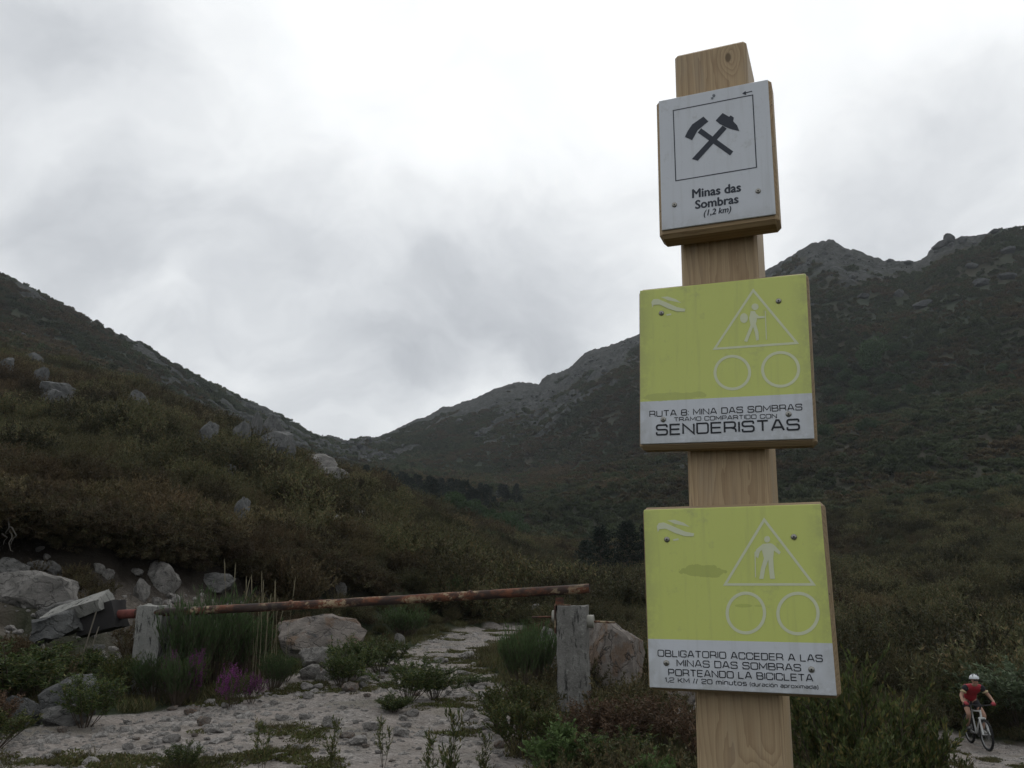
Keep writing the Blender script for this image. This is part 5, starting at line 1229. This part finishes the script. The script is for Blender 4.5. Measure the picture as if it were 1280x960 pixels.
# ------------------------------------------------------------------ the cyclist
ra = az_el(1228, 938)[0]; rwheel = P3(1223, 934, 17.3); CR = 22.0
base = at(1208, CR); hd = math.atan2(-math.cos(ra), -math.sin(ra))     # heading towards the camera
hd += math.atan2(.34, 1.0)                                             # turned to the picture's right
bike = empty('mountain_bike', base, 'white and black mountain bike ridden on the pale path at the right', 'bicycle', rz=hd-PI/2)
black = plain('black_rubber', (.018, .018, .018), .85); wht = plain('white_frame_paint', (.50, .51, .50), .4); grey = plain('grey_metal', (.22, .22, .22), .4, .6); blk = plain('black_part', (.02, .02, .022), .5)
def wheel(y, steer=0.):
    w = bpy.data.objects.new('wheel', None); C.objects.link(w); w.parent = bike; w.location = (0, y, .345); w.rotation_euler = (0, 0, steer)
    m = MB(); m.tube([(0, .318*math.cos(2*PI*i/28), .318*math.sin(2*PI*i/28)) for i in range(29)], .028, 8, False)
    for i in range(56):
        a = 2*PI*i/56; m.box(((-1)**i*.012, .345*math.cos(a), .345*math.sin(a)), (.016, .012, .008), Matrix.Rotation(a-PI/2, 3, 'X'))
    m.obj('tyre', black, w)
    m = MB(); m.tube([(0, .288*math.cos(2*PI*i/28), .288*math.sin(2*PI*i/28)) for i in range(29)], .013, 6, False); m.obj('rim', grey, w)
    m = MB(); m.tube([(-.05, 0, 0), (.05, 0, 0)], .022, 10)
    for i in range(24): a = 2*PI*i/24; m.tube([((-1)**i*.035, 0, 0), (0, .285*math.cos(a), .285*math.sin(a))], .0018, 3, False)
    m.tube([(-.045, 0, 0), (-.04, 0, 0)], .08, 16); m.obj('spokes', grey, w); return w
wheel(.56, .05); wheel(-.52)
m = MB(); T = m.tube
T([(0, -.08, .30), (0, -.22, .80)], .017).tube([(0, -.22, .78), (0, .33, .83)], .018).tube([(0, -.08, .30), (0, .36, .74)], .022).tube([(0, .335, .86), (0, .37, .70)], .022)
for sx_ in (-1, 1): m.tube([(sx_*.02, -.09, .30), (sx_*.065, -.52, .345)], .011).tube([(sx_*.02, -.21, .77), (sx_*.06, -.52, .345)], .009)
o = m.obj('frame', wht, bike); autosmooth(o.data)
m = MB(); m.tube([(0, .37, .71), (0, .375, .69)], .02).box((0, .385, .68), (.15, .05, .05), ch=.01)
for sx_ in (-1, 1): m.tube([(sx_*.058, .40, .70), (sx_*.06, .485, .50)], .020).tube([(sx_*.062, .48, .53), (sx_*.066, .56, .345)], .025)
o = m.obj('fork', wht, bike); autosmooth(o.data)
m = MB(); m.tube([(0, .33, .87), (0, .40, .96)], .018).tube([(-.34, .34, .985), (-.12, .40, .97), (.12, .40, .97), (.34, .34, .985)], .013); hb_ = m.obj('handlebar', blk, bike)
for sx_ in (-1, 1): MB().tube([(sx_*.23, .365, .98), (sx_*.35, .338, .986)], .018, 10).obj('grip', blk, hb_)
MB().tube([(0, -.22, .78), (0, -.25, .93)], .014).obj('seatpost', grey, bike)
m = MB(); m.tube([(0, -.40, .955), (0, -.33, .955), (0, -.22, .95), (0, -.11, .94)], [.05, .07, .035, .018], 10); m.obj('saddle', blk, bike, True)
m = MB(); m.tube([(-.06, -.08, .30), (.06, -.08, .30)], .02); m.tube([(-.05, -.08, .30), (-.045, -.08, .30)], .09, 20)
m.tube([(-.075, -.08, .30), (-.085, .09, .30)], .011).tube([(.075, -.08, .30), (.085, -.25, .30)], .011); cs = m.obj('crankset', grey, bike)
for sx_, yy in ((-1, .09), (1, -.25)): MB().box((sx_*.135, yy, .30), (.09, .08, .022), ch=.004).obj('pedal', blk, cs)
bike.scale = (.92,)*3
# rider
def skin(name, verts, edges, mat, parent, sub=2, root=0):
    me = bpy.data.meshes.new(name); me.from_pydata([v[:3] for v in verts], edges, []); o = bpy.data.objects.new(name, me); C.objects.link(o)
    o.modifiers.new('s', 'SKIN'); md = o.modifiers.new('u', 'SUBSURF'); md.levels = sub; md.render_levels = sub
    for i, v in enumerate(verts):
        r = v[3]; r = r if isinstance(r, tuple) else (r, r); me.skin_vertices[0].data[i].radius = r
    me.skin_vertices[0].data[root].use_root = True
    dg = bpy.context.evaluated_depsgraph_get(); m2_ = bpy.data.meshes.new_from_object(o.evaluated_get(dg)); bpy.data.objects.remove(o)
    m2_.polygons.foreach_set('use_smooth', [True]*len(m2_.polygons)); m2_.materials.clear(); m2_.name = name; return link(name, m2_, mat, parent)
rider = empty('person', base, 'cyclist in white helmet, red and black jersey and black shorts riding towards the viewer', 'person', rz=hd-PI/2)
rider.scale = (.92,)*3
skn = plain('skin', (.34, .20, .14), .6, 0, .1, 20); red = plain('red_jersey', (.30, .02, .03), .7, 0, .3, 25); blkc = plain('black_cloth', (.016, .016, .02), .8); glove = plain('red_glove', (.35, .05, .06), .7)
# body: hips at the saddle, torso leaning over the bars; x+ is the rider's left? (right-hand side is -x when facing +y seen from above mirrored)
V = [(0,-.30,1.02,(.11,.09)), (0,-.20,1.15,(.10,.08)), (0,-.04,1.26,(.10,.07)), (0,.07,1.31,(.09,.055)), (0,.15,1.385,.055), (0,.19,1.43,.05),
     (-.17,.09,1.335,.062), (-.31,.12,1.16,.040), (-.345,.29,1.03,.029), (-.30,.36,1.005,.026), (.17,.09,1.335,.062), (.31,.12,1.16,.040), (.345,.29,1.03,.029), (.30,.36,1.005,.026),
     (-.09,-.26,.99,.10), (-.15,-.04,.80,.068), (-.165,.09,.70,.052), (-.14,.05,.52,.048), (-.12,.02,.40,.034), (.09,-.26,.99,.10), (.14,-.10,.82,.068), (.15,.02,.72,.052), (.135,-.14,.54,.048), (.12,-.30,.42,.034)]
E = [(0,1),(1,2),(2,3),(3,4),(4,5),(3,6),(6,7),(7,8),(8,9),(3,10),(10,11),(11,12),(12,13),(0,14),(14,15),(15,16),(16,17),(17,18),(0,19),(19,20),(20,21),(21,22),(22,23)]
skin('body', V, E, skn, rider)
head = skin('head', [(0,.19,1.43,.062), (0,.215,1.47,.078), (0,.225,1.53,.085), (0,.22,1.58,.075), (0,.295,1.47,.016), (0,.27,1.43,.035)], [(0,1),(1,2),(2,3),(1,4),(0,5)], skn, rider)
MB().tube([(-.05, .300, 1.515), (0, .315, 1.51), (.05, .300, 1.515)], [.017, .012, .017], 8).obj('sunglasses', blk, rider, True)
m = MB(); m.tube([(-.02, .305, 1.435), (.02, .305, 1.435)], .006, 5); m.obj('mouth', plain('lips', (.25, .10, .09)), head)
hm_ = MB(); n_ = 20
rings = [(0, 1.0), (.25, .99), (.5, .90), (.72, .72), (.9, .42), (1, .02)]
for i, (hz_, rd) in enumerate(rings):
    for k_ in range(n_): a = 2*PI*k_/n_; hm_.v.append((math.cos(a)*.105*rd, .205+math.sin(a)*.135*rd, 1.535+hz_*.115+.012*math.sin(a)*(1-hz_)))
for i in range(len(rings)-1):
    for k_ in range(n_): hm_.f.append((i*n_+k_, i*n_+(k_+1) % n_, (i+1)*n_+(k_+1) % n_, (i+1)*n_+k_))
hm = hm_.obj('helmet', plain('white_helmet', (.62, .64, .66), .35), rider, True)
m = MB()
for sx_ in (-.055, -.02, .02, .055): m.tube([(sx_, .335-abs(sx_)*.5, 1.585), (sx_*.95, .27, 1.635), (sx_*.8, .17, 1.652)], [.004, .010, .004], 6)
m.obj('vent', blk, hm)
skin('jersey', [(0,-.27,.985,(.168,.130)), (0,-.18,1.17,(.145,.112)), (0,-.04,1.275,(.158,.118)), (0,.08,1.35,(.150,.105)), (0,.165,1.405,.066), (-.175,.09,1.335,.074), (-.235,.105,1.25,.064), (.175,.09,1.335,.074), (.235,.105,1.25,.064)], [(0,1),(1,2),(2,3),(3,4),(3,5),(5,6),(3,7),(7,8)], red, rider)
for sx_ in (-1, 1):
    skin('sleeve', [(sx_*.13,.09,1.355,.074), (sx_*.18,.093,1.335,.080), (sx_*.24,.108,1.245,.068)], [(0,1),(1,2)], blkc, rider)
    MB().tube([(sx_*.238, .107, 1.25), (sx_*.250, .112, 1.225)], .067, 12).obj('sleeve_cuff', plain('pale_cuff', (.45, .40, .22)), rider, True)
    skin('glove', [(sx_*.325,.315,1.025,.036), (sx_*.30,.352,1.012,.044), (sx_*.275,.372,1.0,.036)], [(0,1),(1,2)], glove, rider)
    for f_ in range(4):
        xx = sx_*(.262+f_*.022); skin('finger', [(xx,.372,1.02,.011), (xx,.402,1.008,.010), (xx,.405,.982,.009), (xx,.385,.965,.008)], [(0,1),(1,2),(2,3)], glove, rider, 1)
    xx = sx_*.25; skin('thumb', [(sx_*.27,.355,1.01,.012), (sx_*.245,.362,.99,.011), (sx_*.235,.372,.97,.009)], [(0,1),(1,2)], glove, rider, 1)
skin('shorts', [(0,-.31,1.02,(.165,.122)), (0,-.24,1.10,(.15,.115)), (-.09,-.26,.99,.115), (-.135,-.11,.86,.082), (-.15,-.05,.805,.075), (.09,-.26,.99,.115), (.13,-.14,.87,.082), (.14,-.10,.825,.075)], [(0,1),(0,2),(2,3),(3,4),(0,5),(5,6),(6,7)], blkc, rider)
shoe_w = plain('pale_shoe', (.30, .30, .28)); 
for sx_, yy, zz_ in ((-1, .06, .355), (1, -.27, .375)):
    skin('sock', [(sx_*.122, yy-.04, zz_+.09, .040), (sx_*.12, yy-.05, zz_+.02, .040)], [(0,1)], blkc, rider, 1)
    skin('shoe', [(sx_*.12, yy-.09, zz_-.005, (.042, .038)), (sx_*.125, yy+.0, zz_-.008, (.045, .036)), (sx_*.13, yy+.10, zz_-.018, (.044, .026)), (sx_*.13, yy+.15, zz_-.022, (.034, .02))], [(0,1),(1,2),(2,3)], blk if sx_ > 0 else shoe_w, rider)

# ------------------------------------------------------------------ thin mountain haze
hz_ = MB().box((0, 0, 110), (4600, 4600, 330)); hz_.obj('haze', None); ho = bpy.data.objects['haze']
hm2 = bpy.data.materials.new('haze'); hm2.use_nodes = True; t_ = hm2.node_tree; t_.nodes.clear(); o_ = t_.nodes.new('ShaderNodeOutputMaterial'); v_ = t_.nodes.new('ShaderNodeVolumePrincipled')
v_.inputs['Color'].default_value = (.90, .95, 1, 1); v_.inputs['Density'].default_value = .00019; t_.links.new(v_.outputs[0], o_.inputs['Volume']); ho.data.materials.append(hm2); tag(ho, 'thin grey mountain air over the valley', kind='stuff')
